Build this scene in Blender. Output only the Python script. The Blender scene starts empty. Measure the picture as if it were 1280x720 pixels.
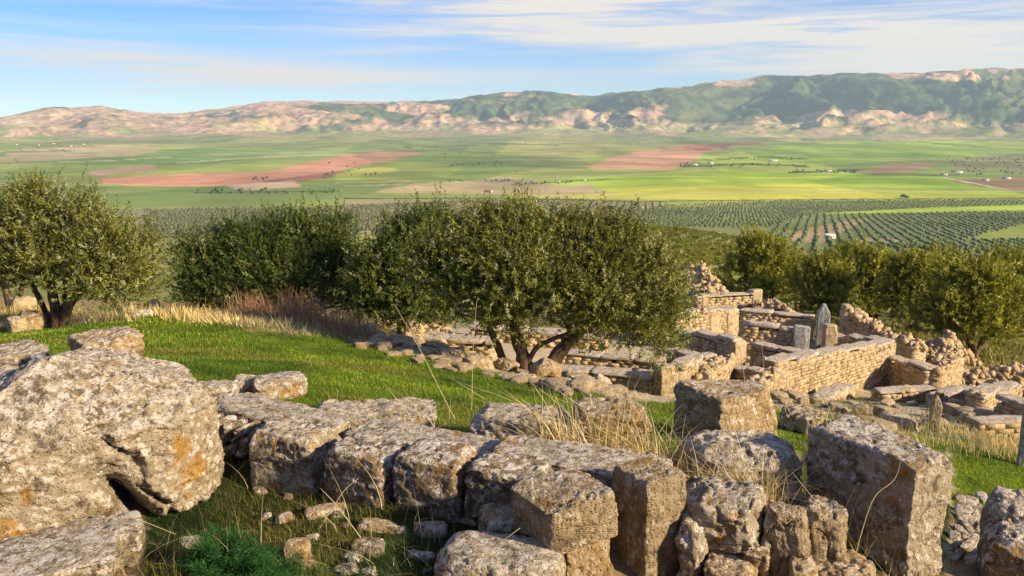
import bpy, math, random
import numpy as np
from mathutils import Vector
random.seed(7); RNG = np.random.default_rng(7)
S = bpy.context.scene
COL = S.collection
# ------------------------------------------------------------------ camera
F = 1050.0; CX, CY, HOR = 640.0, 360.0, 148.0
PITCH = math.atan((CY - HOR) / F)
cam = bpy.data.cameras.new('camera'); camo = bpy.data.objects.new('camera', cam); COL.objects.link(camo)
cam.sensor_width = 36; cam.lens = F / 1280 * 36; cam.clip_start = 0.1; cam.clip_end = 60000
camo.location = (0, 0, 0); camo.rotation_euler = (math.pi / 2 - PITCH, 0, 0)
S.camera = camo
# ------------------------------------------------------------------ sky and sun
SUN_AZ, SUN_EL = math.radians(117), math.radians(23)      # clockwise from the view direction
W = bpy.data.worlds.new('World'); S.world = W; W.use_nodes = True
def build_world():
    nt = W.node_tree; nt.nodes.clear(); N = nt.nodes.new; L = nt.links.new
    out = N('ShaderNodeOutputWorld'); bg = N('ShaderNodeBackground'); bg.inputs[1].default_value = 0.125
    sky = N('ShaderNodeTexSky'); sky.sky_type = 'NISHITA'; sky.sun_disc = False
    sky.sun_elevation = SUN_EL; sky.sun_rotation = SUN_AZ
    sky.altitude = 1500; sky.air_density = 0.9; sky.dust_density = 0.15; sky.ozone_density = 5.0
    hs = N('ShaderNodeHueSaturation'); hs.inputs['Saturation'].default_value = 1.3; hs.inputs['Hue'].default_value = 0.510; hs.inputs['Value'].default_value = 0.70; L(sky.outputs[0], hs.inputs['Color'])
    tc = N('ShaderNodeTexCoord')
    def noise(scl, rot, det, rough, dist, off):
        m = N('ShaderNodeMapping'); m.inputs['Scale'].default_value = scl; m.inputs['Rotation'].default_value = rot
        m.inputs['Location'].default_value = off
        L(tc.outputs['Generated'], m.inputs[0])
        n = N('ShaderNodeTexNoise'); n.inputs['Scale'].default_value = 1; n.inputs['Detail'].default_value = det
        n.inputs['Roughness'].default_value = rough; n.inputs['Distortion'].default_value = dist
        L(m.outputs[0], n.inputs[0]); return n.outputs[0]
    def ramp(a, b, s):
        r = N('ShaderNodeMapRange'); r.interpolation_type = 'SMOOTHSTEP'
        r.inputs['From Min'].default_value = a; r.inputs['From Max'].default_value = b
        L(s, r.inputs['Value']); return r.outputs[0]
    def math_(op, a, b):
        m = N('ShaderNodeMath'); m.operation = op
        for i, v in enumerate((a, b)):
            if isinstance(v, (int, float)): m.inputs[i].default_value = v
            else: L(v, m.inputs[i])
        return m.outputs[0]
    big = ramp(0.47, 0.66, noise((2.0, 2.0, 30), (0, 0.05, 0), 5, 0.55, 0.5, (1.3, 4.1, 0.28)))
    mid = ramp(0.30, 0.62, noise((4.0, 4.0, 70), (0, 0.06, 0), 7, 0.62, 0.9, (3.3, 0.7, 5.2)))
    fin = ramp(0.35, 0.70, noise((12, 12, 170), (0, 0.08, 0), 6, 0.62, 1.2, (8.3, 2.7, 1.2)))
    sx = N('ShaderNodeSeparateXYZ'); L(tc.outputs['Generated'], sx.inputs[0])
    u = math_('ARCTAN2', sx.outputs[0], sx.outputs[1]); v = sx.outputs[2]
    tot = math_('MULTIPLY', big, 0.40)
    # the larger cloud banks: bearing, height, width, thickness, slope, weight
    for (u0, v0, su, sv, sl, wt) in [(0.03, .122, .18, .026, -.06, .95), (.30, .086, .26, .018, -.045, 1.1), (-.38, .058, .20, .011, -.03, .95), (-.33, .136, .12, .012, .02, .90), (-.12, .095, .2, .012, -.03, .35), (.52, .125, .22, .03, .05, .6), (-.06, .048, .22, .007, .01, .45), (.48, .062, .22, .024, .03, 1.0), (-.30, .038, .25, .008, 0, .25), (.22, .135, .1, .012, .05, .45), (.9, .1, .25, .05, 0, .6), (-.9, .1, .25, .04, 0, .6)]:
        du = math_('SUBTRACT', u, u0); dv = math_('SUBTRACT', math_('SUBTRACT', v, v0), math_('MULTIPLY', du, sl))
        e = math_('ADD', math_('POWER', math_('DIVIDE', du, su), 2.0), math_('POWER', math_('DIVIDE', dv, sv), 2.0))
        tot = math_('ADD', tot, math_('MULTIPLY', math_('EXPONENT', math_('MULTIPLY', e, -1.0), 0.0), wt))
    c = math_('MULTIPLY', tot, math_('ADD', 0.30, math_('MULTIPLY', mid, 0.70)))
    c = math_('ADD', math_('MULTIPLY', c, 1.25), math_('MULTIPLY', mid, 0.16))
    c = math_('MULTIPLY', c, math_('ADD', 0.70, math_('MULTIPLY', fin, 0.30)))
    c = math_('MINIMUM', c, 0.88)
    mx = N('ShaderNodeMix'); mx.data_type = 'RGBA'
    L(c, mx.inputs['Factor']); L(hs.outputs[0], mx.inputs['A']); mx.inputs['B'].default_value = (4.5, 3.8, 2.95, 1)
    L(mx.outputs['Result'], bg.inputs[0]); L(bg.outputs[0], out.inputs[0])
build_world()
sd = bpy.data.lights.new('sun', 'SUN'); sd.energy = 5.0; sd.angle = math.radians(3.0); sd.color = (1.0, 0.80, 0.53)
so = bpy.data.objects.new('sun', sd); COL.objects.link(so)
SUN = Vector((math.sin(SUN_AZ) * math.cos(SUN_EL), math.cos(SUN_AZ) * math.cos(SUN_EL), math.sin(SUN_EL)))
so.rotation_euler = SUN.to_track_quat('Z', 'Y').to_euler(); so.location = (30, -20, 30)
S.view_settings.view_transform = 'Standard'; S.view_settings.look = 'None'
S.view_settings.exposure = 1.0; S.view_settings.gamma = 1.0; S.view_settings.use_curve_mapping = False
S.render.engine = 'CYCLES'
cy = S.cycles; cy.use_denoising = True
cy.max_bounces = 5; cy.diffuse_bounces = 3; cy.glossy_bounces = 1; cy.transmission_bounces = 3; cy.volume_bounces = 1
cy.transparent_max_bounces = 4; cy.caustics_reflective = False; cy.caustics_refractive = False
# ------------------------------------------------------------------ geometry of the view, used to lay out the plan of the place
FW = np.array([0, math.cos(PITCH), -math.sin(PITCH)]); UP = np.array([0, math.sin(PITCH), math.cos(PITCH)])
def at(px, py, D):
    r = FW + UP * (-(py - CY) / F); r = r + np.array([1, 0, 0]) * ((px - CX) / F)
    return r * (D / r[1])
def proj(P):
    P = np.asarray(P, float); zc = P @ FW
    zc = np.where(np.abs(zc) < 1e-3, 1e-3, zc)
    return CX + F * P[..., 0] / zc, CY - F * (P @ UP) / zc
def inpoly(px, py, poly):
    n = len(poly); c = np.zeros(px.shape, bool)
    for i in range(n):
        x1, y1 = poly[i]; x2, y2 = poly[(i + 1) % n]
        if y1 == y2: continue
        t = ((y1 > py) != (y2 > py)) & (px < (x2 - x1) * (py - y1) / (y2 - y1) + x1)
        c ^= t
    return c
# ------------------------------------------------------------------ numpy noise
def _h(ix, iy, iz, s):
    h = (ix.astype(np.int64) * 374761393 + iy.astype(np.int64) * 668265263 + iz.astype(np.int64) * 2147483647 + s * 974634541) & 0xFFFFFFFF
    h = ((h ^ (h >> 13)) * 1274126177) & 0xFFFFFFFF
    h = ((h ^ (h >> 16)) * 2246822519) & 0xFFFFFFFF
    return ((h ^ (h >> 15)) & 0xFFFFFF) / float(0x1000000)
def vnoise(P, s=0):
    P = np.asarray(P, float); i = np.floor(P); f = P - i; f = f * f * f * (f * (f * 6 - 15) + 10)
    x, y, z = i[:, 0], i[:, 1], i[:, 2]; r = 0
    for dx in (0, 1):
        wx = f[:, 0] if dx else 1 - f[:, 0]
        for dy in (0, 1):
            wy = f[:, 1] if dy else 1 - f[:, 1]
            for dz in (0, 1):
                wz = f[:, 2] if dz else 1 - f[:, 2]
                r = r + wx * wy * wz * _h(x + dx, y + dy, z + dz, s)
    return r * 2 - 1
def fbm(P, o=4, s=0, g=0.5):
    P = np.asarray(P, float); r = 0; a = 1; t = 0
    for k in range(o):
        r = r + a * vnoise(P * 2.03 ** k + k * 13.7, s + k); t += a; a *= g
    return r / t * 1.6
def worley(P, s=0):
    P = np.asarray(P, float); i = np.floor(P); b = np.full(len(P), 9.0)
    for dx in (-1, 0, 1):
        for dy in (-1, 0, 1):
            for dz in (-1, 0, 1):
                c = i + np.array([dx, dy, dz])
                q = c + np.stack([_h(c[:, 0], c[:, 1], c[:, 2], s + k) for k in (11, 12, 13)], 1)
                b = np.minimum(b, ((q - P) ** 2).sum(1))
    return np.sqrt(b)
def sstep(a, b, x):
    t = np.clip((x - a) / (b - a), 0, 1); return t * t * (3 - 2 * t)
# ------------------------------------------------------------------ mesh / object helpers
def mk_mesh(name, V, Fa, mat=None, smooth=True, col=None):
    """Fa: (n,3) or (n,4) int array, or list of lists. col: per-vertex rgb."""
    me = bpy.data.meshes.new(name); V = np.asarray(V, np.float32)
    if isinstance(Fa, np.ndarray):
        k = Fa.shape[1]; n = len(Fa)
        me.vertices.add(len(V)); me.vertices.foreach_set('co', V.ravel())
        me.loops.add(n * k); me.loops.foreach_set('vertex_index', Fa.astype(np.int32).ravel())
        me.polygons.add(n); me.polygons.foreach_set('loop_start', np.arange(0, n * k, k, dtype=np.int32))
        me.update(calc_edges=True)
    else:
        me.from_pydata(V.tolist(), [], Fa); me.update()
    if smooth: me.polygons.foreach_set('use_smooth', np.ones(len(me.polygons), bool))
    if col is not None:
        a = me.color_attributes.new('tint', 'FLOAT_COLOR', 'POINT')
        c = np.ones((len(V), 4), np.float32); c[:, :3] = col; a.data.foreach_set('color', c.ravel())
    if mat: me.materials.append(mat)
    me.validate(); return me
def tag(o, label=None, cat=None, group=None, kind=None):
    if label: o['label'] = label
    if cat: o['category'] = cat
    if group: o['group'] = group
    if kind: o['kind'] = kind
    return o
def obj(name, me, loc=(0, 0, 0), parent=None):
    o = bpy.data.objects.new(name, me); COL.objects.link(o)
    if parent is not None:
        o.parent = parent; o.location = Vector(loc) - parent.location
    else: o.location = loc
    return o
def thing(name, loc, label, cat, group=None):
    o = bpy.data.objects.new(name, None); COL.objects.link(o); o.location = loc; o.empty_display_size = 0.3; o['kind'] = 'thing'
    return tag(o, label, cat, group)
# ------------------------------------------------------------------ materials
def lin(r, g, b):
    f = lambda c: (c / 255 / 12.92) if c / 255 <= 0.04045 else ((c / 255 + 0.055) / 1.055) ** 2.4
    return (f(r), f(g), f(b), 1)
class NT:
    def __init__(s, name):
        s.m = bpy.data.materials.new(name); s.m.use_nodes = True; s.t = s.m.node_tree; s.t.nodes.clear()
        s.out = s.N('ShaderNodeOutputMaterial')
    def N(s, k, **kw):
        n = s.t.nodes.new(k)
        for a, b in kw.items(): setattr(n, a, b)
        return n
    def L(s, a, b): s.t.links.new(a, b)
    def put(s, inp, v):
        if hasattr(v, 'is_output'): s.L(v, inp)
        else: inp.default_value = v
    def noise(s, vec, scale, det=5, rough=0.6, dist=0.0):
        n = s.N('ShaderNodeTexNoise'); n.inputs['Scale'].default_value = scale; n.inputs['Detail'].default_value = det
        n.inputs['Roughness'].default_value = rough; n.inputs['Distortion'].default_value = dist
        if vec is not None: s.L(vec, n.inputs['Vector'])
        return n.outputs[0]
    def voro(s, vec, scale, feature='F1', rand=1.0):
        n = s.N('ShaderNodeTexVoronoi'); n.feature = feature; n.inputs['Scale'].default_value = scale
        n.inputs['Randomness'].default_value = rand
        s.L(vec, n.inputs['Vector']); return n.outputs['Distance']
    def rng(s, v, a, b, c=0.0, d=1.0, smooth=True):
        n = s.N('ShaderNodeMapRange'); n.interpolation_type = 'SMOOTHSTEP' if smooth else 'LINEAR'
        s.L(v, n.inputs['Value']); n.inputs['From Min'].default_value = a; n.inputs['From Max'].default_value = b
        n.inputs['To Min'].default_value = c; n.inputs['To Max'].default_value = d; return n.outputs[0]
    def mix(s, f, a, b, mode='MIX'):
        n = s.N('ShaderNodeMix'); n.data_type = 'RGBA'; n.blend_type = mode
        s.put(n.inputs['Factor'], f); s.put(n.inputs['A'], a); s.put(n.inputs['B'], b); return n.outputs['Result']
    def math(s, op, a, b=0.0):
        n = s.N('ShaderNodeMath'); n.operation = op; s.put(n.inputs[0], a); s.put(n.inputs[1], b); return n.outputs[0]
    def bump(s, h, strength, dist, nrm=None):
        n = s.N('ShaderNodeBump'); n.inputs['Strength'].default_value = strength; n.inputs['Distance'].default_value = dist
        s.L(h, n.inputs['Height'])
        if nrm is not None: s.L(nrm, n.inputs['Normal'])
        return n.outputs[0]
    def attr(s, name='tint'):
        n = s.N('ShaderNodeAttribute'); n.attribute_name = name; return n.outputs['Color']
    def bsdf(s, col, rough=0.95, nrm=None, spec=0.15):
        b = s.N('ShaderNodeBsdfPrincipled'); s.put(b.inputs['Base Color'], col); s.put(b.inputs['Roughness'], rough)
        b.inputs['Specular IOR Level'].default_value = spec
        if nrm is not None: s.L(nrm, b.inputs['Normal'])
        s.L(b.outputs[0], s.out.inputs[0]); return b
    def objvec(s, off=True):
        tc = s.N('ShaderNodeTexCoord')
        if not off: return tc.outputs['Object']
        oi = s.N('ShaderNodeObjectInfo'); v = s.N('ShaderNodeVectorMath'); v.operation = 'ADD'
        k = s.math('MULTIPLY', oi.outputs['Random'], 91.0)
        s.L(tc.outputs['Object'], v.inputs[0]); s.L(k, v.inputs[1]); return v.outputs[0]
def rock_material(name, base, warm, pale, dark, orange=0.25, scale=1.0, tint=False, pale_amt=0.5, tooled=False):
    m = NT(name); v = m.objvec()
    n1 = m.noise(v, 2.2 * scale, 6, 0.65, 0.4); n2 = m.noise(v, 13 * scale, 8, 0.74, 0.3)
    n3 = m.noise(v, 34 * scale, 6, 0.72); n4 = m.noise(v, 6.0 * scale, 9, 0.74, 0.5); n5 = m.noise(v, 1.6 * scale, 5, 0.6)
    c = m.mix(m.rng(n1, 0.35, 0.65), base, warm)
    c = m.mix(m.math('MULTIPLY', m.rng(n4, 0.49, 0.60), 0.75), c, dark)
    geo = m.N('ShaderNodeNewGeometry'); sep = m.N('ShaderNodeSeparateXYZ'); m.L(geo.outputs['Normal'], sep.inputs[0])
    topc = m.rng(sep.outputs['Z'], -0.2, 0.9, 0.0, 0.09, False)           # lichen crust likes faces open to the sky
    pm = m.rng(m.math('ADD', m.math('ADD', n2, topc), m.math('MULTIPLY', n1, 0.15)), 0.68 - 0.10 * pale_amt, 0.78 - 0.08 * pale_amt)
    c = m.mix(m.math('MULTIPLY', pm, 0.85), c, pale)
    vs = m.N('ShaderNodeTexVoronoi'); vs.inputs['Scale'].default_value = 15 * scale; m.L(v, vs.inputs['Vector'])
    sp = m.math('MULTIPLY', m.rng(m.math('ADD', vs.outputs['Distance'], m.math('MULTIPLY', n3, 0.3)), 0.46, 0.36), m.rng(n1, 0.42, 0.58))
    c = m.mix(m.math('MULTIPLY', sp, 0.55), c, pale)
    c = m.mix(m.math('MULTIPLY', m.rng(m.math('MULTIPLY', n5, n4), 0.30, 0.36), orange * 2), c, (0.40, 0.22, 0.045, 1))
    c = m.mix(m.rng(n3, 0.54, 0.66, 0, 0.75), c, dark)
    if tint: c = m.mix(1.0, c, m.attr(), 'MULTIPLY')
    pits = m.voro(v, 34 * scale); h = m.math('ADD', m.math('MULTIPLY', n3, 0.9), m.math('MULTIPLY', n2, 1.5))
    h = m.math('ADD', h, m.math('MULTIPLY', m.rng(pits, 0.0, 0.40), 0.6))
    if tooled:
        mp = m.N('ShaderNodeMapping'); mp.inputs['Scale'].default_value = (34, 34, 62); m.L(v, mp.inputs[0])
        pk = m.rng(m.voro(mp.outputs[0], 1.0, rand=0.45), 0.10, 0.40)
        pm2 = m.rng(m.noise(v, 2.0, 3), 0.42, 0.55)
        h = m.math('ADD', h, m.math('MULTIPLY', m.math('MULTIPLY', pk, pm2), 0.9))
    m.bsdf(c, 0.95, m.bump(h, 0.9, 0.028 / scale)); return m.m
M = {}
M['rock'] = rock_material('grey_limestone', (0.40, 0.34, 0.245, 1), (0.32, 0.25, 0.15, 1), (0.66, 0.605, 0.52, 1), (0.050, 0.037, 0.024, 1), 0.40, 0.95, pale_amt=0.66)
M['rock_warm'] = rock_material('warm_limestone', (0.46, 0.35, 0.20, 1), (0.36, 0.25, 0.12, 1), (0.66, 0.58, 0.47, 1), (0.10, 0.07, 0.040, 1), 0.25, 0.8, pale_amt=0.45)
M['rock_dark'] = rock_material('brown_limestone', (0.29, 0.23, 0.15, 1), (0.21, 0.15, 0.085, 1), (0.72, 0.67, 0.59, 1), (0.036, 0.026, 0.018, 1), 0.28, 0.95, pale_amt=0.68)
M['rock_tooled'] = rock_material('tooled_limestone', (0.38, 0.30, 0.185, 1), (0.30, 0.22, 0.115, 1), (0.58, 0.51, 0.41, 1), (0.10, 0.072, 0.045, 1), 0.25, 0.7, pale_amt=0.45, tooled=True)
M['ruin'] = rock_material('ruin_masonry', (0.60, 0.47, 0.29, 1), (0.54, 0.39, 0.21, 1), (0.74, 0.65, 0.51, 1), (0.17, 0.115, 0.06, 1), 0.2, 0.7, tint=True, pale_amt=0.4)
M['ruin_block'] = rock_material('ruin_block', (0.56, 0.45, 0.28, 1), (0.50, 0.36, 0.18, 1), (0.70, 0.61, 0.50, 1), (0.18, 0.13, 0.08, 1), 0.2, 0.7, pale_amt=0.4)
M['ruin_cap'] = rock_material('ruin_capping', (0.52, 0.44, 0.33, 1), (0.46, 0.37, 0.26, 1), (0.68, 0.61, 0.52, 1), (0.20, 0.15, 0.10, 1), 0.1, 0.7, pale_amt=0.5)
M['ruin_grey'] = rock_material('ruin_grey_block', (0.42, 0.41, 0.39, 1), (0.36, 0.34, 0.31, 1), (0.60, 0.60, 0.59, 1), (0.15, 0.14, 0.13, 1), 0.05, 0.7, pale_amt=0.5)
def simple(name, c, rough=0.9):
    m = NT(name); v = m.objvec(); n = m.noise(v, 14, 5)
    m.bsdf(m.mix(m.rng(n, 0.3, 0.7), tuple(x * 0.7 for x in c[:3]) + (1,), c), rough, m.bump(n, 0.3, 0.02)); return m.m
M['core'] = simple('earth_mortar', (0.46, 0.36, 0.22, 1))
def leaf_material(name, trans=0.35, rough=0.55):
    m = NT(name); c = m.attr()
    b = m.N('ShaderNodeBsdfPrincipled'); m.L(c, b.inputs['Base Color']); b.inputs['Roughness'].default_value = rough
    b.inputs['Specular IOR Level'].default_value = 0.25
    t = m.N('ShaderNodeBsdfTranslucent'); m.L(m.mix(1.0, c, (1.15, 1.1, 0.5, 1), 'MULTIPLY'), t.inputs[0])
    x = m.N('ShaderNodeMixShader'); x.inputs[0].default_value = trans
    m.L(b.outputs[0], x.inputs[1]); m.L(t.outputs[0], x.inputs[2]); m.L(x.outputs[0], m.out.inputs[0]); return m.m
M['leaf'] = leaf_material('olive_leaf'); M['blade'] = leaf_material('grass_blade', 0.4, 0.6)
M['straw'] = leaf_material('dry_straw', 0.25, 0.6)
def bark_material():
    m = NT('olive_bark'); v = m.objvec()
    mp = m.N('ShaderNodeMapping'); mp.inputs['Scale'].default_value = (14, 14, 3.5); m.L(v, mp.inputs[0])
    n = m.noise(mp.outputs[0], 1, 7, 0.7, 1.2)
    m.bsdf(m.mix(m.rng(n, 0.35, 0.62), (0.045, 0.030, 0.020, 1), (0.19, 0.125, 0.075, 1)), 0.9, m.bump(n, 0.9, 0.05)); return m.m
M['bark'] = bark_material()
def ground_material(name, scale, detail_amt, bumpd):
    m = NT(name); tc = m.N('ShaderNodeTexCoord'); v = tc.outputs['Object']
    c = m.attr(); n = m.noise(v, scale, 8, 0.68); n2 = m.noise(v, scale * 9, 5, 0.7)
    f = m.math('ADD', m.math('MULTIPLY', m.rng(n, 0.25, 0.75, -0.5, 0.5, False), detail_amt), m.math('MULTIPLY', m.rng(n2, 0.25, 0.75, -0.5, 0.5, False), detail_amt * 0.8))
    g = m.N('ShaderNodeVectorMath'); g.operation = 'SCALE'; m.L(c, g.inputs[0]); m.L(m.math('ADD', f, 1.0), g.inputs['Scale'])
    if bumpd: m.bsdf(g.outputs[0], 0.97, m.bump(m.math('ADD', n, m.math('MULTIPLY', n2, 0.4)), 0.8, bumpd), 0.05)
    else: m.bsdf(g.outputs[0], 0.97, None, 0.05)
    return m.m
M['ground'] = ground_material('hillside_earth', 3.0, 0.9, 0.06)
M['valley'] = ground_material('valley_fields', 0.012, 0.35, 0)
M['hills'] = ground_material('mountain_ground', 0.014, 1.5, 0)
# ------------------------------------------------------------------ terrain
CP = [  # plan points of the near hillside: where (px, py) meets the ground D metres ahead
 (60,715,4.9),(300,700,5.4),(450,690,5.5),(620,715,5.3),(800,722,5.6),(1000,722,5.9),(1150,722,6.1),(1250,722,6.8),(1230,650,8.6),(1215,605,10.8),
 (180,680,5.7),(30,470,9.0),(300,492,9.0),(420,520,8.6),(550,546,8.0),(700,560,7.7),(830,560,8.0),(920,600,7.2),(960,556,8.9),(830,528,10.2),
 (100,420,15.5),(200,403,18),(300,418,16.5),(420,434,16.5),(520,455,15.5),(600,473,14.8),(730,497,13.2),(650,462,17.2),(76,409,20),(320,397,24),
 (200,388,23),(20,395,23),(450,405,23),(520,436,23.5),(760,500,21.5),(700,470,24),(830,506,20),(900,492,23.5),(990,492,27),(1110,488,30),(1190,512,24),
 (1260,545,18.5),(1180,545,16),(1090,545,12.5),(1010,522,15),(1160,486,32),(1250,470,36),(1100,430,37),(900,400,46),(980,398,50),(1100,412,47),(1220,446,41),(800,440,33),(600,425,30),(905,608,6.5),(955,612,6.5),(850,598,6.9),(760,578,7.0),(690,570,7.1)]
PTS = [at(*c) for c in CP]
PTS += [np.array(p, float) for p in [(0,0,-1.65),(-3,0.5,-1.65),(3,0.5,-1.9),(0,2.6,-2.2),(0,-10,-0.6),(-20,-10,-0.2),(20,-10,-3),(-35,18,-4.0),(-30,40,-8.5),(-45,65,-12),
    (35,18,-11),(45,45,-15.5),(60,70,-18),(0,62,-14.5),(-25,60,-12.5),(30,62,-15),(-12,4,-2.0),(12,4,-4.2),(-10,10,-3.2),(14,10,-5.6)]]
PTS = np.array(PTS)
def _tps(r2): return np.where(r2 > 1e-12, 0.5 * r2 * np.log(r2 + 1e-12), 0)
def _fit():
    n = len(PTS); d2 = ((PTS[:, None, :2] - PTS[None, :, :2]) ** 2).sum(2)
    A = np.zeros((n + 3, n + 3)); A[:n, :n] = _tps(d2) + np.eye(n) * 0.25
    A[:n, n] = 1; A[:n, n + 1:] = PTS[:, :2]; A[n, :n] = 1; A[n + 1:, :n] = PTS[:, :2].T
    b = np.zeros(n + 3); b[:n] = PTS[:, 2]; return np.linalg.solve(A, b)
TW = _fit()
PR = np.array([0, 55, 100, 150, 200, 300, 420, 520, 700, 1000, 1400, 1800, 2500, 5000, 8000, 20000.])
PZ = np.array([-1, -13, -19, -27, -34.5, -46, -54.5, -68, -96, -119, -139, -148, -155, -160, -155, -150.])
RIDGE = np.array([(-900,150),(-300,150),(0,145),(60,134),(130,131),(180,140),(220,142),(280,137),(330,127),(400,124),(450,124),(540,125),(600,118),(680,111),(740,118),(800,112),(870,103),(950,94),(1030,96),(1090,92),(1150,92),(1200,88),(1280,88),(1500,95),(2000,110),(3500,140)], float)
def zfar(x, y):
    r = np.hypot(x, y); z = np.interp(np.log(r + 1), np.log(PR + 1), PZ)
    z = z - 15 * sstep(10, 24, np.degrees(np.arctan2(x, np.maximum(y, 1)))) * np.exp(-((r - 400) / 140.) ** 2)
    P = np.stack([x / 420, y / 420, np.zeros_like(x)], 1)
    z = z + fbm(P, 3, 5) * np.clip((r - 500) / 900, 0, 1) * 7
    P2 = np.stack([x / 1500, y / 1500, np.zeros_like(x) + 3], 1)
    z = z + fbm(P2, 3, 9) * np.clip((r - 2500) / 3000, 0, 1) * 22
    # the mountain range
    az = np.arctan2(x, np.maximum(y, 1)); px = CX + F * np.tan(np.clip(az, -1.25, 1.25)) / math.cos(PITCH)
    rid = np.interp(px, RIDGE[:, 0], RIDGE[:, 1]); Hh = (HOR - rid) / F * 11800 * 0.90 + 150
    front = np.interp(px, [0, 300, 640, 1280], [7000, 7200, 7500, 7600])
    t = np.clip((r - front) / (11800 - front), 0, 1.6)
    prof = np.where(t < 1, 0.14 * t + 0.86 * sstep(0.04, 1.05, t) ** 1.35, np.maximum(1 - (t - 1) * 0.9, 0.2))
    u = np.stack([x / 1500, y / 1500, np.zeros_like(x)], 1)
    w = np.stack([fbm(u, 3, 31), fbm(u + 7, 3, 32), np.zeros_like(x)], 1)
    rg = 1 - np.abs(fbm(u * 1.25 + w * 0.55, 5, 21, 0.52)) * 1.5
    rg2 = 1 - np.abs(fbm(u * 4.2 + w, 4, 27, 0.55)) * 1.5
    gs = np.stack([az * 11800 / 420 + w[:, 0] * 1.3, r / 1700 + w[:, 1] * .6, np.zeros_like(x)], 1); gul = 1 - np.abs(fbm(gs, 4, 91, .55)) * 1.9
    env = (.25 * np.clip(t * 3, 0, 1) + .75 * sstep(.16, .5, t)) * (1 - 0.75 * sstep(0.72, 1.0, t))
    mt = Hh * prof * (1 + 0 * rg) + env * (Hh * 0.20 + 40) * (rg - 0.55) * 0.9 + env * 26 * (rg2 - 0.5) + env * (8 + Hh * .085) * (gul - .45) * np.interp(px, [200, 700], [.55, 1]) + env * 9 * (1 - np.abs(fbm(u * 11 + w * 2, 3, 29, 0.55)) * 1.6 - .5) + 16 * sstep(.8, 1, t) * fbm(u * 6, 4, 44)
    z = z + np.where(t > 0, mt, 0) * np.where(y > 0, 1, 0)
    return z
def znear(x, y):
    P = np.stack([x, y], 1); d2 = ((P[:, None, :] - PTS[None, :, :2]) ** 2).sum(2)
    return _tps(d2) @ TW[:len(PTS)] + TW[len(PTS)] + P @ TW[len(PTS) + 1:]
def zg(x, y, rough=True):
    x = np.atleast_1d(np.asarray(x, float)); y = np.atleast_1d(np.asarray(y, float))
    r = np.hypot(x, y); nb = r < 82; z = np.zeros_like(x); fb = r > 50
    if fb.any(): z[fb] = zfar(x[fb], y[fb])
    if nb.any():
        t = sstep(50, 82, r[nb]); z[nb] = znear(x[nb], y[nb]) * (1 - t) + z[nb] * t
        if rough:
            P = np.stack([x[nb], y[nb], np.zeros(nb.sum())], 1)
            z[nb] += fbm(P * 0.9, 4, 3) * 0.055 * sstep(1, 5, r[nb])
    return z
def G(x, y): return float(zg(x, y)[0])
def hit(px, py, d0=3.0, d1=12000):
    D = np.geomspace(d0, d1, 260 if d1 < 100 else 900); P = np.array([at(px, py, d) for d in D]); z = zg(P[:, 0], P[:, 1])
    k = np.argmax(z > P[:, 2]); return np.array([P[k, 0], P[k, 1], z[k]])
# plan of what grows where (outlines of the fields and lawns, laid on the ground)
GREEN = [[(-60,416),(60,408),(190,393),(262,402),(420,423),(560,451),(640,472),(720,486),(775,500),(850,505),(850,565),(700,566),(560,552),(400,518),(300,496),(180,476),(-60,446)],
         [(960,512),(1030,522),(1100,547),(1140,541),(1200,548),(1340,592),(1340,640),(1190,632),(1190,566),(970,566)]]
DRY = [[(-80,366),(215,372),(480,396),(490,432),(262,409),(190,397),(-80,418)], [(1140,535),(1200,538),(1340,560),(1340,592),(1200,550)]]
WEED = [[(180,600),(300,520),(420,600),(640,660),(640,730),(180,730)], [(850,600),(1000,560),(1010,720),(1190,720),(1190,640),(1150,560),(860,540)]]
def polys(px, py, L):
    r = np.zeros(px.shape, bool)
    for p in L: r |= inpoly(px, py, p)
    return r
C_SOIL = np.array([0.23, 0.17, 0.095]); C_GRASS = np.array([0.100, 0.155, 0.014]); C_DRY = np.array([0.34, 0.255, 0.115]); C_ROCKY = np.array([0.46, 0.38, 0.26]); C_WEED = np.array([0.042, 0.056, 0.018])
def near_color(x, y, z):
    P = np.stack([x, y, z], 1); n = len(x)
    px, py = proj(P); front = y > 1
    j = fbm(P * 0.8, 4, 61)[:, None] * np.array([14, 7])[None]; k = fbm(P * 1.1 + 9, 4, 62)
    qx, qy = px + j[:, 0], py + k * 7
    c = np.tile(C_ROCKY, (n, 1)); m = fbm(P * 0.35, 4, 63)
    c = c * (1 - sstep(-0.1, 0.5, m)[:, None] * 0.5) + (C_GRASS * 1.1)[None] * (sstep(-0.1, 0.5, m)[:, None] * 0.5)
    far = sstep(33, 44, np.hypot(x, y))[:, None]; c = c * (1 - far) + far * np.array([0.16, 0.15, 0.05])
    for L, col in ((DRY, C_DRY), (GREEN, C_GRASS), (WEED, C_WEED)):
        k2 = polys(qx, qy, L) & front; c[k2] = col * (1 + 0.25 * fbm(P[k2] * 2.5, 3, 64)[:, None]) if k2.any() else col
    nr = (~polys(px, py, GREEN + DRY + WEED)) & (np.hypot(x, y) < 10); c[nr] = C_SOIL
    c[~front] = C_SOIL
    return np.clip(c, 0.005, 1)
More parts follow.
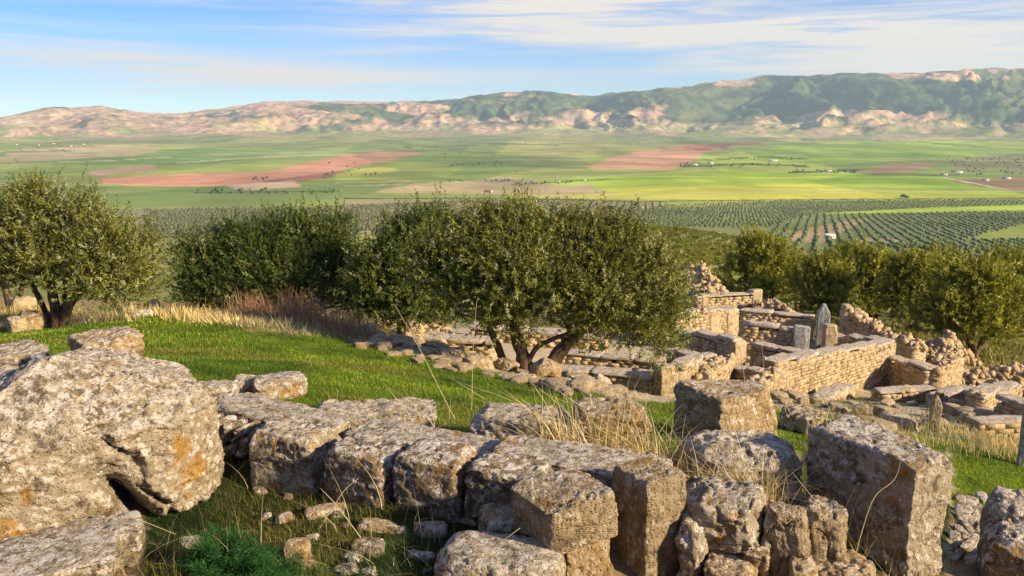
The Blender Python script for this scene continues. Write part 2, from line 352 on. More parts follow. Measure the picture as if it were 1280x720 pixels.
FIELDS = [  # outline, colour, edge wobble
 ([(-400,192),(1700,186),(1700,252),(-400,262)], (0.165,0.255,0.050), 3),
 ([(-50,186),(330,184),(480,184),(430,200),(300,206),(-50,206)], (0.145,0.270,0.055), 2),
 ([(-50,226),(130,232),(400,230),(640,226),(660,250),(300,258),(-50,262)], (0.12,0.215,0.05), 2),
 ([(118,222),(250,217),(330,214),(380,203),(440,192),(520,188),(528,192),(470,203),(420,212),(410,222),(330,229),(270,233),(180,233),(130,230)], (0.46,0.22,0.12), 2.5),
 ([(330,226),(420,214),(410,224),(330,233)], (0.30,0.13,0.075), 1),
 ([(100,215),(150,209),(195,206),(190,212),(120,219)], (0.43,0.24,0.15), 2),
 ([(280,231),(370,226),(380,234),(300,238)], (0.50,0.29,0.19), 2),
 ([(415,216),(500,203),(580,206),(560,220),(420,226)], (0.24,0.33,0.055), 2),
 ([(590,200),(700,190),(730,205),(640,214)], (0.22,0.22,0.075), 3),
 ([(728,210),(760,197),(800,189),(860,181),(950,177),(956,180),(880,189),(870,198),(840,212),(735,213)], (0.46,0.235,0.125), 2),
 ([(850,182),(950,177),(956,180),(870,188)], (0.30,0.12,0.075), 1),
 ([(870,196),(960,183),(1180,172),(1290,180),(1290,196),(1150,200),(1000,208),(880,206)], (0.20,0.34,0.045), 3),
 ([(640,226),(900,211),(1100,217),(1180,222),(1290,243),(1290,249),(900,251),(640,247)], (0.20,0.37,0.035), 2),
 ([(640,238),(900,231),(1100,232),(1290,243),(1290,249),(900,251),(640,247)], (0.26,0.37,0.045), 2),
 ([(1062,216),(1110,205),(1160,203),(1166,208),(1130,216)], (0.38,0.195,0.11), 2),
 ([(1188,226),(1290,220),(1290,239),(1230,234)], (0.29,0.165,0.085), 1.5),
 ([(1180,201),(1290,189),(1290,213),(1200,213)], (0.17,0.20,0.07), 2),
 ([(190,266),(290,261),(312,265),(215,272)], (0.45,0.30,0.19), 2),
 ([(-50,262),(440,258),(440,300),(-50,310)], (0.15,0.215,0.08), 2),
 ([(430,249),(700,249),(835,253),(800,272),(640,292),(430,294)], (0.17,0.215,0.085), 2),
 ([(780,268),(960,252),(1290,250),(1290,325),(780,325)], (0.115,0.185,0.055), 2),
 ([(980,300),(1010,285),(1090,272),(1050,292),(1030,304)], (0.36,0.255,0.13), 2),
 ([(1020,267),(1150,260),(1290,256),(1290,262),(1120,266)], (0.22,0.42,0.04), 1),
 ([(1205,299),(1250,284),(1290,278),(1290,299)], (0.16,0.25,0.05), 1.5),
 ([(1062,303),(1085,298),(1125,299),(1120,307)], (0.40,0.29,0.18), .5)]
LINES = [([(640,245),(800,243),(950,239),(1290,238)], .5, (0.5,0.45,0.28)), ([(1182,222),(1230,231),(1262,237)], .6, (0.55,0.5,0.36)), ([(640,226),(760,220),(900,212)], .5, (0.42,0.38,0.2)),
         ([(0,206),(150,200),(300,192),(480,188)], .5, (0.45,0.40,0.22)), ([(220,204),(330,197),(420,193)], .6, (0.52,0.46,0.30)), ([(430,232),(560,228),(640,232)], .6, (0.4,0.36,0.2)), ([(900,190),(1050,196),(1180,200)], .5, (0.3,0.3,0.12)), ([(700,196),(820,176),(1000,168)], .5, (0.4,0.36,0.2)),
         ([(850,209),(930,205),(1010,208)], .8, (.07,.10,.04)), ([(985,216),(1075,212)], .9, (.06,.09,.035)), ([(560,207),(640,203)], .6, (.09,.12,.04)), ([(640,230),(760,224)], .6, (.10,.13,.05)), ([(240,241),(420,238)], .7, (.10,.13,.05)), ([(405,222),(430,214)], .8, (.10,.11,.05)), ([(880,200),(960,196),(1010,199)], .6, (.08,.12,.04)), ([(480,186),(620,180),(700,182)], .5, (.12,.14,.06)), ([(1000,176),(1140,170)], .5, (.13,.15,.06)), ([(0,190),(110,187)], .6, (.12,.14,.06)), ([(640,216),(730,213)], .5, (.42,.36,.2)), ([(1080,218),(1190,219)], .6, (.10,.13,.05)), ([(420,228),(520,226)], .5, (.45,.36,.22)), ([(430,247),(640,247),(800,251),(960,249),(1290,247)], .6, (.09,.13,.05))]
def valley_color(x, y, z):
    P = np.stack([x, y, z], 1); px, py = proj(P); px = np.where(y > 10, px, -999)
    r = np.hypot(x, y); U = np.stack([x / 160, y / 420, z * 0], 1); n1 = fbm(U, 4, 71); n2 = fbm(np.stack([x / 900, y / 1500, z * 0], 1), 3, 72)
    c = np.tile(np.array([0.31, 0.33, 0.10]), (len(x), 1))
    fo = sstep(178, 168, py)[:, None] * (0.55 + 0.45 * np.sign(n1 + n2 * 1.3 - 0.15))[:, None]
    cw = np.stack([x / 520 + n2 * .5, y / (380 + r * .22) + n1 * .06, z * 0], 1); ci = np.floor(cw); best = np.full(len(x), 9.); idn = np.zeros(len(x))
    for dx in (-1, 0, 1):
        for dy in (-1, 0, 1):
            cc = ci + np.array([dx, dy, 0]); hx, hy, hc = (_h(cc[:, 0], cc[:, 1], cc[:, 2] * 0, q) for q in (5, 6, 7)); dd = np.abs(cc[:, 0] + hx - cw[:, 0]) * .9 + np.abs(cc[:, 1] + hy - cw[:, 1]); kk = dd < best; best = np.where(kk, dd, best); idn = np.where(kk, hc, idn)
    parcel = np.array([1, 1, 1]) + (idn[:, None] - .5) * np.array([.75, .45, .5]); edge_t = np.where(idn > .86, 1, 0)[:, None]
    for poly, col, wb in FIELDS:
        k = inpoly(px + n2 * wb * 4, py + n1 * wb * 0.55, poly); c[k] = np.array(col) * (np.array([1.75, 1.30, 1.6]) if col[1] > col[0] * 1.05 else np.array([1.25, 1.35, 1.45]))
    vf = sstep(1500, 1900, r)[:, None]; gr = (c[:, 1] > c[:, 0])[:, None]; c = c * (1 + (parcel - 1) * vf); c = np.where(edge_t * vf * gr > .5, np.array([.42, .36, .19]), c)
    # strip pattern inside the fields
    c = c * (1 + 0.22 * n1[:, None] + 0.18 * n2[:, None] * np.array([1, .6, .4]))
    st = vnoise(np.stack([x / 700 + n2, y / 90, z * 0], 1), 77); c = c * (1 + 0.14 * np.sign(st)[:, None] * sstep(1500, 2200, r)[:, None])
    c = c * (1 - fo * .8) + fo * .8 * np.array([0.36, 0.24, 0.15])
    for line, wd, col in LINES:
        for (x0, y0), (x1, y1) in zip(line, line[1:]):
            t = np.clip((px - x0) / (x1 - x0), 0, 1); k = (np.abs(py - (y0 + (y1 - y0) * t) - n2 * 1.2) < wd) & (px >= x0) & (px < x1); c[k] = col
    return np.clip(c, 0.01, 1)
def hill_color(x, y, z):
    px, py = proj(np.stack([x, y, z], 1)); px = np.where(y > 10, px, 640)
    P = np.stack([x / 700, y / 900, z / 260], 1); a = fbm(P, 5, 81); b = fbm(P * 3.3, 4, 82); d = fbm(np.stack([x / 260, y / 500, z / 60], 1), 4, 83)
    el = np.clip((z + 150) / 650, 0, 1)
    forest = np.interp(px, [0, 200, 420, 560, 700, 1280], [-0.42, -0.42, -0.12, 0.1, 0.42, 0.48]) + a * 0.8 + b * 0.25 + sstep(0.15, 0.5, el) * 0.36 - 0.30 - 0.28 * sstep(0.78, 0.97, el) * sstep(780, 950, px)
    fz = sstep(-0.08, 0.14, forest)[:, None]
    bare = np.array([0.58, 0.37, 0.235])[None] * (1 + 0.35 * d[:, None] + .25 * fbm(np.stack([x / 90, y / 200, z / 45], 1), 3, 86)[:, None]); pale = np.array([0.60, 0.46, 0.30])
    bare = bare + (pale - bare) * sstep(0.15, 0.6, b)[:, None] * 0.6
    scrub = np.array([0.21, 0.19, 0.085]); bare = bare + (scrub - bare) * (sstep(0.0, 0.45, d + a * 0.6)[:, None]) * 0.65
    e_ = fbm(np.stack([x / 90, y / 200, z / 45], 1), 3, 85); fcol = np.array([0.062, 0.088, 0.034])[None] * (1 + 0.5 * b[:, None] + .55 * e_[:, None]); fcol = fcol + (np.array([0.13, 0.15, 0.045]) - fcol) * sstep(0.05, 0.5, d)[:, None]
    c = bare * (1 - fz) + fcol * fz
    low = sstep(0.20, 0.06, el)[:, None]; lc = np.where((a + b * .8)[:, None] > 0.02, np.array([0.46, 0.32, 0.20]) * (1 + .3 * d[:, None]), np.array([0.28, 0.30, 0.10]) * (1 + .3 * d[:, None]))
    return np.clip(c * (1 - low) + lc * low, 0.01, 1)
def azimuths(n):
    d = np.radians(np.linspace(-43, 43, n)); s = np.radians(np.linspace(43, 317, 60))[1:-1]; return np.concatenate([d, s])
def polar_sheet(name, rs, n, colf, mat, dz=0.0):
    a = azimuths(n); A, R = np.meshgrid(a, rs); x = (R * np.sin(A)).ravel(); y = (R * np.cos(A)).ravel()
    z = np.concatenate([zg(x[i:i + 20000], y[i:i + 20000]) for i in range(0, len(x), 20000)]) + dz
    nr, na = len(rs), len(a); I = np.arange(nr * na).reshape(nr, na); J = np.roll(I, -1, 1)
    Fq = np.stack([I[:-1], J[:-1], J[1:], I[1:]], -1).reshape(-1, 4)[:, ::-1]
    Vv = np.stack([x, y, z], 1)
    o = obj(name, mk_mesh(name, Vv, Fq, mat, True, colf(x, y, z))); return tag(o, kind='structure')
rn = np.concatenate([[0.02, 0.5, 1.0, 1.5, 2.0], np.geomspace(2.4, 80, 250)])
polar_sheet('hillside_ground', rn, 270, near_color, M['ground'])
rv = [78.0]
while rv[-1] < 7060:
    d = rv[-1]; rv.append(d + (0.014 * d if d < 560 else max(0.9 * d * d / (F * 150), 3.5)))
polar_sheet('valley_floor', np.array(rv), 300, valley_color, M['valley'], -0.03)
rh = np.concatenate([np.linspace(7000, 12100, 150), np.linspace(12200, 15500, 12)])
def hills_mix(x, y, z):
    r = np.hypot(x, y); t = sstep(7050, 8300, r + 500 * fbm(np.stack([x / 500, y / 900, z * 0], 1), 4, 90))[:, None]
    return valley_color(x, y, z) * (1 - t) + hill_color(x, y, z) * t
polar_sheet('mountain_range', rh, 720, hills_mix, M['hills'], 0.6)
# ------------------------------------------------------------------ rocks and cut blocks
def cube_sphere(n):
    g = np.linspace(-1, 1, n + 1); key = {}; V = []; Fq = []
    def vid(p):
        k = tuple(np.round(p * n).astype(int))
        if k not in key: key[k] = len(V); V.append(p)
        return key[k]
    for ax in range(3):
        for s in (-1, 1):
            I = np.empty((n + 1, n + 1), int)
            for i in range(n + 1):
                for j in range(n + 1):
                    p = np.empty(3); p[ax] = s; p[(ax + 1) % 3] = g[i]; p[(ax + 2) % 3] = g[j]; I[i, j] = vid(p)
            q = np.stack([I[:-1, :-1], I[1:, :-1], I[1:, 1:], I[:-1, 1:]], -1).reshape(-1, 4)
            Fq.append(q if s > 0 else q[:, ::-1])
    return np.array(V), np.concatenate(Fq)
_cs = {}
def cs(n):
    if n not in _cs: _cs[n] = cube_sphere(n)
    return _cs[n]
def rotz(V, a):
    c, s = math.cos(a), math.sin(a); return np.stack([V[:, 0] * c - V[:, 1] * s, V[:, 0] * s + V[:, 1] * c, V[:, 2]], 1)
def unit_rock(n, k, seed, warp=0.12, cuts=0, cutd=(0.72, 0.95), top=None):
    """a block between box (k large) and boulder (k=2), its corners pushed about and facets cut off"""
    rg = np.random.default_rng(seed); V, Fq = cs(n); V = V.copy()
    V = V / (np.abs(V) ** k).sum(1)[:, None] ** (1 / k)
    off = rg.uniform(-warp, warp, (2, 2, 2, 3)); u = (V + 1) / 2; d = 0
    for a in (0, 1):
        for b in (0, 1):
            for c in (0, 1):
                w = (u[:, 0] if a else 1 - u[:, 0]) * (u[:, 1] if b else 1 - u[:, 1]) * (u[:, 2] if c else 1 - u[:, 2])
                d = d + w[:, None] * off[a, b, c]
    V = V + d
    for _ in range(cuts):
        nn = rg.normal(size=3); nn[2] = abs(nn[2]) * 0.8; nn /= np.linalg.norm(nn)
        e = V @ nn - rg.uniform(*cutd) * np.max(V @ nn)
        V = V - np.maximum(e, 0)[:, None] * nn * 0.97
    if top is not None: V = top(V)
    return V, Fq
def roughen(V, Fq, seed, amp, pit=0.0, low=1.0, relief=1.0):
    """real relief: lumps, ledges and solution pits, in metres"""
    nrm = np.zeros_like(V); a, b, c, d = (V[Fq[:, i]] for i in range(4)); fn = np.cross(c - a, d - b)
    for i in range(4): np.add.at(nrm, Fq[:, i], fn)
    nrm /= np.linalg.norm(nrm, axis=1)[:, None] + 1e-9
    o = seed * 3.17; P = V + o
    h = amp * (0.8 * fbm(P * 1.6 / low, 3, seed) + 0.6 * fbm(P * 5 / low, 3, seed + 1) + 0.5 * fbm(P * 15, 3, seed + 2))
    cr = np.abs(fbm(P * np.array([2.1, 2.1, 2.6]) + 31, 4, seed + 15)); h = h - amp * 1.2 * np.clip(1 - cr / .04, 0, 1)
    h = h + amp * .35 * np.clip(1.1 - 1.4 * np.abs(nrm[:, 2]), 0, 1) * np.sign(vnoise(np.stack([P[:, 0] * .8, P[:, 1] * .8, P[:, 2] * 13 + .8 * fbm(P * 2, 2, seed)], 1), seed + 17))
    if pit:
        w = worley(P * 15, seed); w2 = worley(P * 30, seed + 5); m = sstep(-0.25, 0.25, fbm(P * 2.5, 2, seed + 9))
        h = h - pit * m * np.clip(0.55 - w, 0, 1) * 1.9 - pit * 0.5 * np.clip(0.5 - w2, 0, 1)
    return V + nrm * (h * relief)[:, None]
def rock(name, bb, D, depth, yaw=0.0, seed=1, k=7, n=34, warp=0.10, cuts=2, amp=0.022, pit=0.03, mat='rock', sink=True, parent=None, label=None, cat=None, group=None, top=None, cutd=(0.80, 0.97), low=1.0, tilt=0.0, absyaw=False):
    """a block D metres ahead that fills the outline bb; depth is its size away from the viewer"""
    V0, Fq = unit_rock(n, k, seed, warp, cuts if top is not None else cuts + 4, cutd, top)
    if not absyaw: yaw = yaw - math.atan(((bb[0] + bb[2]) / 2 - CX) / F)
    x0, y0, x1, y1 = bb; c = at((x0 + x1) / 2, (y0 + y1) / 2, D); w = (x1 - x0) / F * D / 2; h = (y1 - y0) / F * D / 2
    def build():
        V = V0 * np.array([w, depth / 2, h])
        if tilt: ct, st_ = math.cos(tilt), math.sin(tilt); V = np.stack([V[:, 0] * ct - V[:, 2] * st_, V[:, 1], V[:, 0] * st_ + V[:, 2] * ct], 1)
        return rotz(V, yaw)
    for _ in range(14):
        V = build() + c; px, py = proj(V); a0, a1, b0, b1 = px.min(), px.max(), py.min(), py.max()
        w = max(w * (1 + 0.8 * ((x1 - x0) / (a1 - a0) - 1)), 0.04); h = max(h * (1 + 0.8 * ((y1 - y0) / (b1 - b0) - 1)), 0.04)
        c = c + np.array([((x0 + x1) - (a0 + a1)) / 2 / F * D, 0, -((y0 + y1) - (b0 + b1)) / 2 / F * D * 0.95])
    V = roughen(build(), Fq, seed, amp, pit, low)
    zlo = V[:, 2].min(); base = G(c[0], c[1]) - c[2] - 0.06
    if sink and zlo > base:
        m = V[:, 2] < 0; V[m, 2] *= base / zlo
    zb = V[:, 2].min(); V[:, 2] -= zb; loc = (c[0], c[1], c[2] + zb)
    o = obj(name, mk_mesh(name, V, Fq, M[mat]), loc, parent)
    return tag(o, label, cat, group)
def upright_cut(zs):    # helper for pointed stones
    def f(V):
        V = V.copy(); t = np.clip((V[:, 2] - zs) / (1 - zs), 0, 1); V[:, 0] *= 1 - 0.75 * t; V[:, 1] *= 1 - 0.4 * t; return V
    return f
# the great boulder and its neighbours, left
def boulder_shape(V):
    V = V.copy()
    for n_, d_ in [((.50, 0, .86), .80), ((.86, -.1, .5), .98), ((-.62, .1, .78), .93), ((.05, -.62, .78), .80), ((.72, -.69, .0), 1.02), ((-.2, .3, .93), .98), ((.42, -.55, .72), .86)]:
        n_ = np.array(n_) / np.linalg.norm(n_); V = V - np.maximum(V @ n_ - d_, 0)[:, None] * n_ * .98
    x, y, z = V[:, 0], V[:, 1], V[:, 2]; f = (y < .2)
    crack = np.exp(-((x + 0.32 * z - 0.10 + .05 * np.sin(z * 9)) / 0.030) ** 2) * sstep(.55, .1, z); V[:, 1] += crack * 0.16 * f
    cr2 = np.exp(-((z - .35 * x - .28 + .04 * np.sin(x * 11)) / 0.028) ** 2) * sstep(-.5, .1, x); V[:, 1] += cr2 * 0.08 * f
    cav = np.exp(-(((x - 0.22 + 0.35 * (z + .9)) / 0.07) ** 2 + ((z + 0.80) / 0.34) ** 2)); V[:, 1] += cav * 1.2 * f
    return V
rock('boulder', (-95, 434, 280, 712), 6.4, 1.35, 0.22, 11, k=16, n=92, warp=0.04, cuts=2, amp=0.026, pit=0.034, top=boulder_shape, cutd=(.9, .95), low=.8,
     label='huge pitted grey boulder filling the left foreground with a dark hollow at its foot', cat='boulder')
rock('cut_block', (88, 407, 182, 470), 8.6, 0.52, 0.32, 12, k=16, n=36, warp=.05, amp=.018, mat='rock_warm', label='squared block with a pale lit end perched behind the huge left boulder', cat='stone block')
rock('stone_slab', (-30, 427, 62, 452), 9.2, 0.7, 0.2, 13, k=6, n=26, mat='rock', label='flat pale slab at the left edge beside the squared block', cat='stone')
rock('stone', (36, 440, 66, 462), 8.6, 0.4, 0.2, 14, k=4, n=20, mat='ruin_grey', label='bluish grey stone wedged between slab and huge left boulder', cat='stone')
rock('stone', (-30, 448, 22, 476), 8.2, 0.5, 0.1, 15, k=7, n=22, mat='rock_warm', label='tan squared stone at the left edge under the flat slab', cat='stone')
rock('stone_slab', (-60, 677, 148, 735), 4.55, 0.5, -0.08, 16, k=9, n=40, warp=.08, amp=.012, pit=.006, label='long flat slab in the bottom left corner of the foreground', cat='stone')
rock('stone', (-40, 650, 178, 712), 5.0, 0.45, 0.1, 17, k=6, n=40, warp=.14, cuts=4, amp=.014, pit=.010, label='low mossy stone between the bottom left slab and the huge boulder', cat='stone')
rock('stone', (108, 643, 150, 690), 5.3, 0.35, 0.6, 18, k=5, n=22, warp=.2, cuts=4, label='small wedge stone leaning in the hollow of the huge boulder', cat='stone')
# stones of a low footing behind the boulder
ft = thing('stone_footing', (at(310, 490, 9.2)[0], 9.2, G(at(310, 490, 9.2)[0], 9.2)), 'row of low flat stones sunk in grass right of the huge boulder', 'wall')
for i, (bb, D) in enumerate([((236, 474, 300, 506), 8.9), ((290, 467, 335, 496), 9.4), ((312, 465, 384, 500), 9.3), ((258, 492, 300, 512), 8.6)]):
    rock('stone', bb, D, 0.45, 0.1 * i, 20 + i, k=5, n=22, warp=.15, cuts=3, mat='rock', parent=ft)
# the broken foreground wall
wl = thing('ruined_wall', (-0.9, 6.7, G(-0.9, 6.7)), 'long broken wall of big pitted blocks across the centre foreground', 'wall')
YW = -math.atan2(1.5, 3.5)
for i, (nm, bb, D, dep, yw, kk, nn, mt, ext) in enumerate([
    ('block', (258, 491, 440, 562), 7.75, 0.55, YW - .15, 9, 36, 'rock', {}),
    ('block', (312, 517, 428, 622), 6.95, 0.52, YW + .05, 10, 46, 'rock', dict(cuts=3)),
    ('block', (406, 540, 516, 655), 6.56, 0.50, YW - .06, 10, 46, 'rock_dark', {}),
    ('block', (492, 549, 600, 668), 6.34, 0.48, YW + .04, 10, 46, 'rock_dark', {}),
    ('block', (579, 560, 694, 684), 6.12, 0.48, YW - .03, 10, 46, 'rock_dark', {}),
    ('block', (430, 523, 640, 585), 7.10, 0.50, YW - .05, 9, 36, 'rock', dict(sink=False)),
    ('block', (610, 543, 842, 620), 6.45, 0.55, YW, 9, 44, 'rock', dict(sink=False)),
    ('corner_block', (638, 585, 772, 694), 5.50, 0.55, .62, 9, 50, 'rock_tooled', dict(warp=.08, cuts=3, sink=False, absyaw=False)),
    ('jamb_block', (762, 570, 858, 760), 5.75, 0.42, .72, 18, 46, 'rock_tooled', dict(warp=.03, cuts=1, amp=.010, pit=.012, absyaw=False)),
    ('block', (545, 664, 706, 760), 5.15, 0.55, -.15, 5, 40, 'rock', dict(warp=.15, cuts=4)),
    ('block', (690, 650, 766, 760), 5.60, 0.42, .3, 10, 28, 'rock_warm', dict(absyaw=False)),
    ('block', (600, 630, 660, 690), 5.75, 0.35, .2, 5, 22, 'rock_warm', dict(warp=.2, cuts=4))]):
    kw = dict(warp=.06, cuts=0, amp=.013, pit=.024, absyaw=True, cutd=(.90, .98)); kw.update(ext)
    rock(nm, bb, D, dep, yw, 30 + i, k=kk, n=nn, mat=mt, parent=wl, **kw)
for j in range(14):   # small coursed stones of the wall's far end
    c = j % 5; r = j // 5; x0 = 256 + c * 15 + (r % 2) * 7 + random.uniform(-2, 2); y0 = 518 + r * 14 + c * 3.4
    rock('stone', (x0, y0, x0 + random.uniform(17, 23), y0 + 15), 7.50 - c * .07, 0.30, YW + random.uniform(-.1, .1), 50 + j, absyaw=True, k=5, n=9, mat='rock_dark', parent=wl, amp=.014, pit=0, sink=False, warp=.15)
# blocks lying beyond the wall
rock('stone_slab', (393, 496, 547, 543), 8.55, 0.75, -.05, 70, k=9, n=36, warp=.08, mat='rock', label='flat grey slab lying in the grass behind the broken wall', cat='stone')
rock('fallen_block', (588, 503, 722, 570), 7.65, 0.60, -.1, 71, k=4.5, n=46, warp=.10, cuts=3, amp=.024, label='rounded block with layered underside behind the wall, left of the straw clump', cat='stone block')
rock('fallen_block', (716, 497, 814, 577), 7.6, 0.55, .15, 72, k=9, n=44, warp=.07, cuts=2, mat='rock_tooled', label='squarish block behind straw stalks just right of the rounded block', cat='stone block')
rock('cut_block', (842, 474, 972, 566), 9.0, 0.80, .74, 73, k=16, n=44, warp=.05, cuts=1, amp=.018, pit=.02, mat='rock_warm', label='large cube block with dark left face and sunlit right face', cat='stone block')
rock('fallen_boulder', (845, 536, 1004, 640), 7.1, 0.9, .25, 74, k=4, n=54, warp=.12, cuts=4, amp=.03, mat='rock', label='low weathered boulder half hidden by straw below the large cube block', cat='boulder')
rock('stone', (973, 505, 1032, 530), 11.8, 0.5, -.3, 75, k=4, n=22, warp=.15, mat='rock_warm', label='small tan rounded stone in grass behind the big jamb block', cat='stone')
# right-hand continuation of the wall
wr = thing('rubble_wall', (1.9, 5.9, G(1.9, 5.9)), 'tumbled stretch of wall stones between the tooled jamb and the big right block', 'wall')
for i, (bb, D, dep, kk, nn, mt, ext) in enumerate([
    ((848, 594, 958, 694), 5.75, 0.5, 6, 42, 'rock', dict(cuts=5, warp=.16, sink=False)), ((948, 622, 1012, 760), 5.7, 0.5, 8, 42, 'rock_tooled', dict(cuts=3)),
    ((1002, 618, 1060, 700), 5.95, 0.5, 5.5, 30, 'rock_tooled', dict(cuts=3)), ((846, 634, 884, 760), 5.6, 0.35, 5, 28, 'rock', dict(warp=.15)),
    ((878, 684, 945, 760), 5.45, 0.4, 6, 30, 'rock_warm', dict(cuts=3)), ((922, 672, 964, 712), 5.55, 0.3, 5, 22, 'rock_warm', dict(cuts=4)),
    ((1000, 680, 1094, 740), 5.7, 0.5, 6, 34, 'rock_warm', dict(warp=.16, cuts=4)), ((985, 690, 1020, 745), 5.4, 0.3, 5, 20, 'rock_warm', dict(cuts=3))]):
    kw = dict(warp=.10, cuts=2); kw.update(ext)
    rock('stone', bb, D, dep, -.15 + .1 * (i % 3), 90 + i, k=kk, n=nn, mat=mt, parent=wr, **kw)
rock('jamb_block', (1001, 520, 1190, 740), 6.55, 1.02, .95, 110, k=20, n=72, warp=.03, cuts=1, amp=.016, pit=.022, mat='rock', label='big upright squared block with lichened top at the right foreground', cat='stone block')
rock('boulder', (1228, 608, 1330, 690), 6.9, 0.7, .2, 111, k=4, n=40, warp=.14, cuts=3, mat='rock', label='dark upper boulder at the bottom right edge resting on another', cat='boulder')
rock('boulder', (1226, 648, 1340, 745), 6.6, 0.7, .2, 112, k=4.5, n=40, warp=.14, cuts=3, mat='rock_dark', label='dark lower boulder in the bottom right corner', cat='boulder')
rock('stone_post', (1274, 436, 1296, 566), 12.5, 0.26, .1, 113, k=16, n=26, warp=.03, cuts=0, amp=.006, pit=.006, mat='ruin_grey', label='tall thin grey squared post cut off by the right edge', cat='post')
rock('standing_stone', (1160, 494, 1178, 543), 16.2, 0.26, .1, 114, k=10, n=22, warp=.05, cuts=0, amp=.01, pit=.008, mat='rock_warm', top=upright_cut(.45), label='small pointed upright stone standing alone in front of the low walls', cat='stone')
# flat paving stones by the big right block
for i in range(28):
    px = 1190 + (i % 4) * 12 + random.uniform(-5, 5); py = 622 + (i // 4) * 12 + random.uniform(-3, 3); w = random.uniform(12, 24)
    D = float(hit(px + w / 2, py + w * .35, 5, 14)[1])
    rock('paving_stone', (px, py, px + w, py + w * .45), D, 0.28, random.uniform(-.4, .4), 120 + i, k=5, n=8, warp=.2, amp=.01, pit=0, mat='rock', label='flat worn paving stone in the path right of the big squared block', cat='paving stone', group='worn paving stones on the path')
# loose small stones in the weeds before the wall
def wall_debris():
    rgd = np.random.default_rng(77); k = 0
    while k < 34:
        px, py = rgd.uniform(300, 640), rgd.uniform(600, 716)
        lo = np.interp(px, [300, 420, 560, 640], [585, 640, 668, 690])
        if py < lo or (210 < px < 345 and py > 650): continue
        w = rgd.uniform(10, 26); D = float(hit(px + w / 2, py + w * .5, 4, 9)[1]) + .05; k += 1
        rock('broken_stone', (px, py, px + w, py + w * .6), D, w / F * D * .8, rgd.uniform(-.4, .4), 800 + k, k=4.5, n=7, warp=.25, amp=.008, pit=0, mat='rock_dark' if k % 3 else 'rock',
             label='small brown broken stone in the weeds before the wall', cat='stone', group='debris stones before the wall')
wall_debris()
LOOSE = ['pale loose stone in the middle of the weeds before the wall', 'upright tan stone right of the feathery green plant', 'loose stone cut by the bottom edge between plant and wall', 'flat loose stone against the foot of the third wall block', 'loose stone below the fourth wall block',
         'flat tan stone below the second wall block', 'tiny loose stone left of the bottom centre rock', 'loose stone half hidden in the feathery green plant', 'pale stone in weeds left of the feathery green plant', 'tan loose stone left of the small wedge under the corner block']
for i, (bb, D) in enumerate([((437, 670, 484, 702), 5.3), ((352, 672, 390, 716), 5.1), ((412, 704, 452, 726), 5.0), ((448, 648, 500, 672), 6.0), ((515, 650, 560, 676), 5.9), ((380, 628, 432, 650), 6.3), ((505, 690, 530, 704), 5.2), ((255, 700, 292, 722), 5.1), ((225, 668, 260, 690), 5.5), ((570, 642, 604, 662), 5.8)]):
    D = float(hit((bb[0] + bb[2]) / 2, bb[3] - 4, 4, 9)[1]) + .08
    rock('loose_stone', bb, D, 0.16, .3 * (i % 3) - .3, 140 + i, k=4, n=14, warp=.22, cuts=4, amp=.01, pit=.01, mat='rock_warm' if i % 2 else 'rock',
         label=LOOSE[i], cat='stone', group='loose stones in the weeds')
# rocks at the lip of the grass terrace, under the central olive
for i, (bb, D, mt, lb) in enumerate([
    ((550, 434, 580, 458), 17.5, 'rock_warm', 'brown stone at the left end of the rocks under the central olive'),
    ((578, 440, 618, 478), 16.8, 'ruin_block', 'pale pitted rock at the lawn edge left of the olive trunks'),
    ((614, 446, 648, 472), 17.0, 'rock_warm', 'stone wedged against the foot of the central olive trunk'),
    ((662, 446, 702, 484), 16.3, 'rock_warm', 'split angular rock glowing in sun at the foot of the leaning trunk'),
    ((634, 464, 672, 488), 16.0, 'ruin_block', 'low pale rock in front of the central olive trunk'),
    ((700, 462, 740, 494), 15.6, 'ruin_block', 'pale low rock right of the split angular rock'),
    ((734, 466, 766, 500), 14.6, 'ruin_block', 'white pointed rock at the right end of the lawn edge'),
    ((470, 436, 505, 452), 19.0, 'rock_warm', 'dark brown stone at the lawn edge near the dry grass'),
    ((505, 432, 548, 452), 18.6, 'rock_warm', 'rounded brown stone at the lawn edge left of the central olive')]):
    rock('lawn_edge_rock', bb, D, 0.6, .3 * (i % 3), 160 + i, k=4.5, n=17, warp=.2, cuts=5, amp=.03, pit=.02, mat=mt, label=lb, cat='rock', top=upright_cut(.3) if i in (3, 6) else None)
for i, (bb, D, mt, lb) in enumerate([((8, 394, 34, 412), 19.0, 'ruin_block', 'pale round stone beside the left olive trunks at the edge'), ((25, 388, 55, 410), 19.5, 'rock_warm', 'tan split rock left of the left olive trunks'),
     ((166, 387, 192, 395), 22.0, 'white', 'bright white flat stone in dry grass right of the left olive'), ((185, 374, 200, 386), 24.5, 'ruin_block', 'small pale pointed stone in the dry grass between two olives'), ((10, 370, 45, 380), 26, 'ruin_block', 'low pale slab in dry grass behind the left olive trunks')]):
    if mt == 'white': M['white'] = rock_material('white_stone', (0.75, 0.74, 0.72, 1), (0.7, 0.68, 0.64, 1), (0.85, 0.84, 0.82, 1), (0.4, 0.38, 0.35, 1), 0)
    rock('stone', bb, D, 0.5, .2, 175 + i, k=4.5, n=16, warp=.2, cuts=4, amp=.02, pit=0, mat=mt, label=lb, cat='stone')
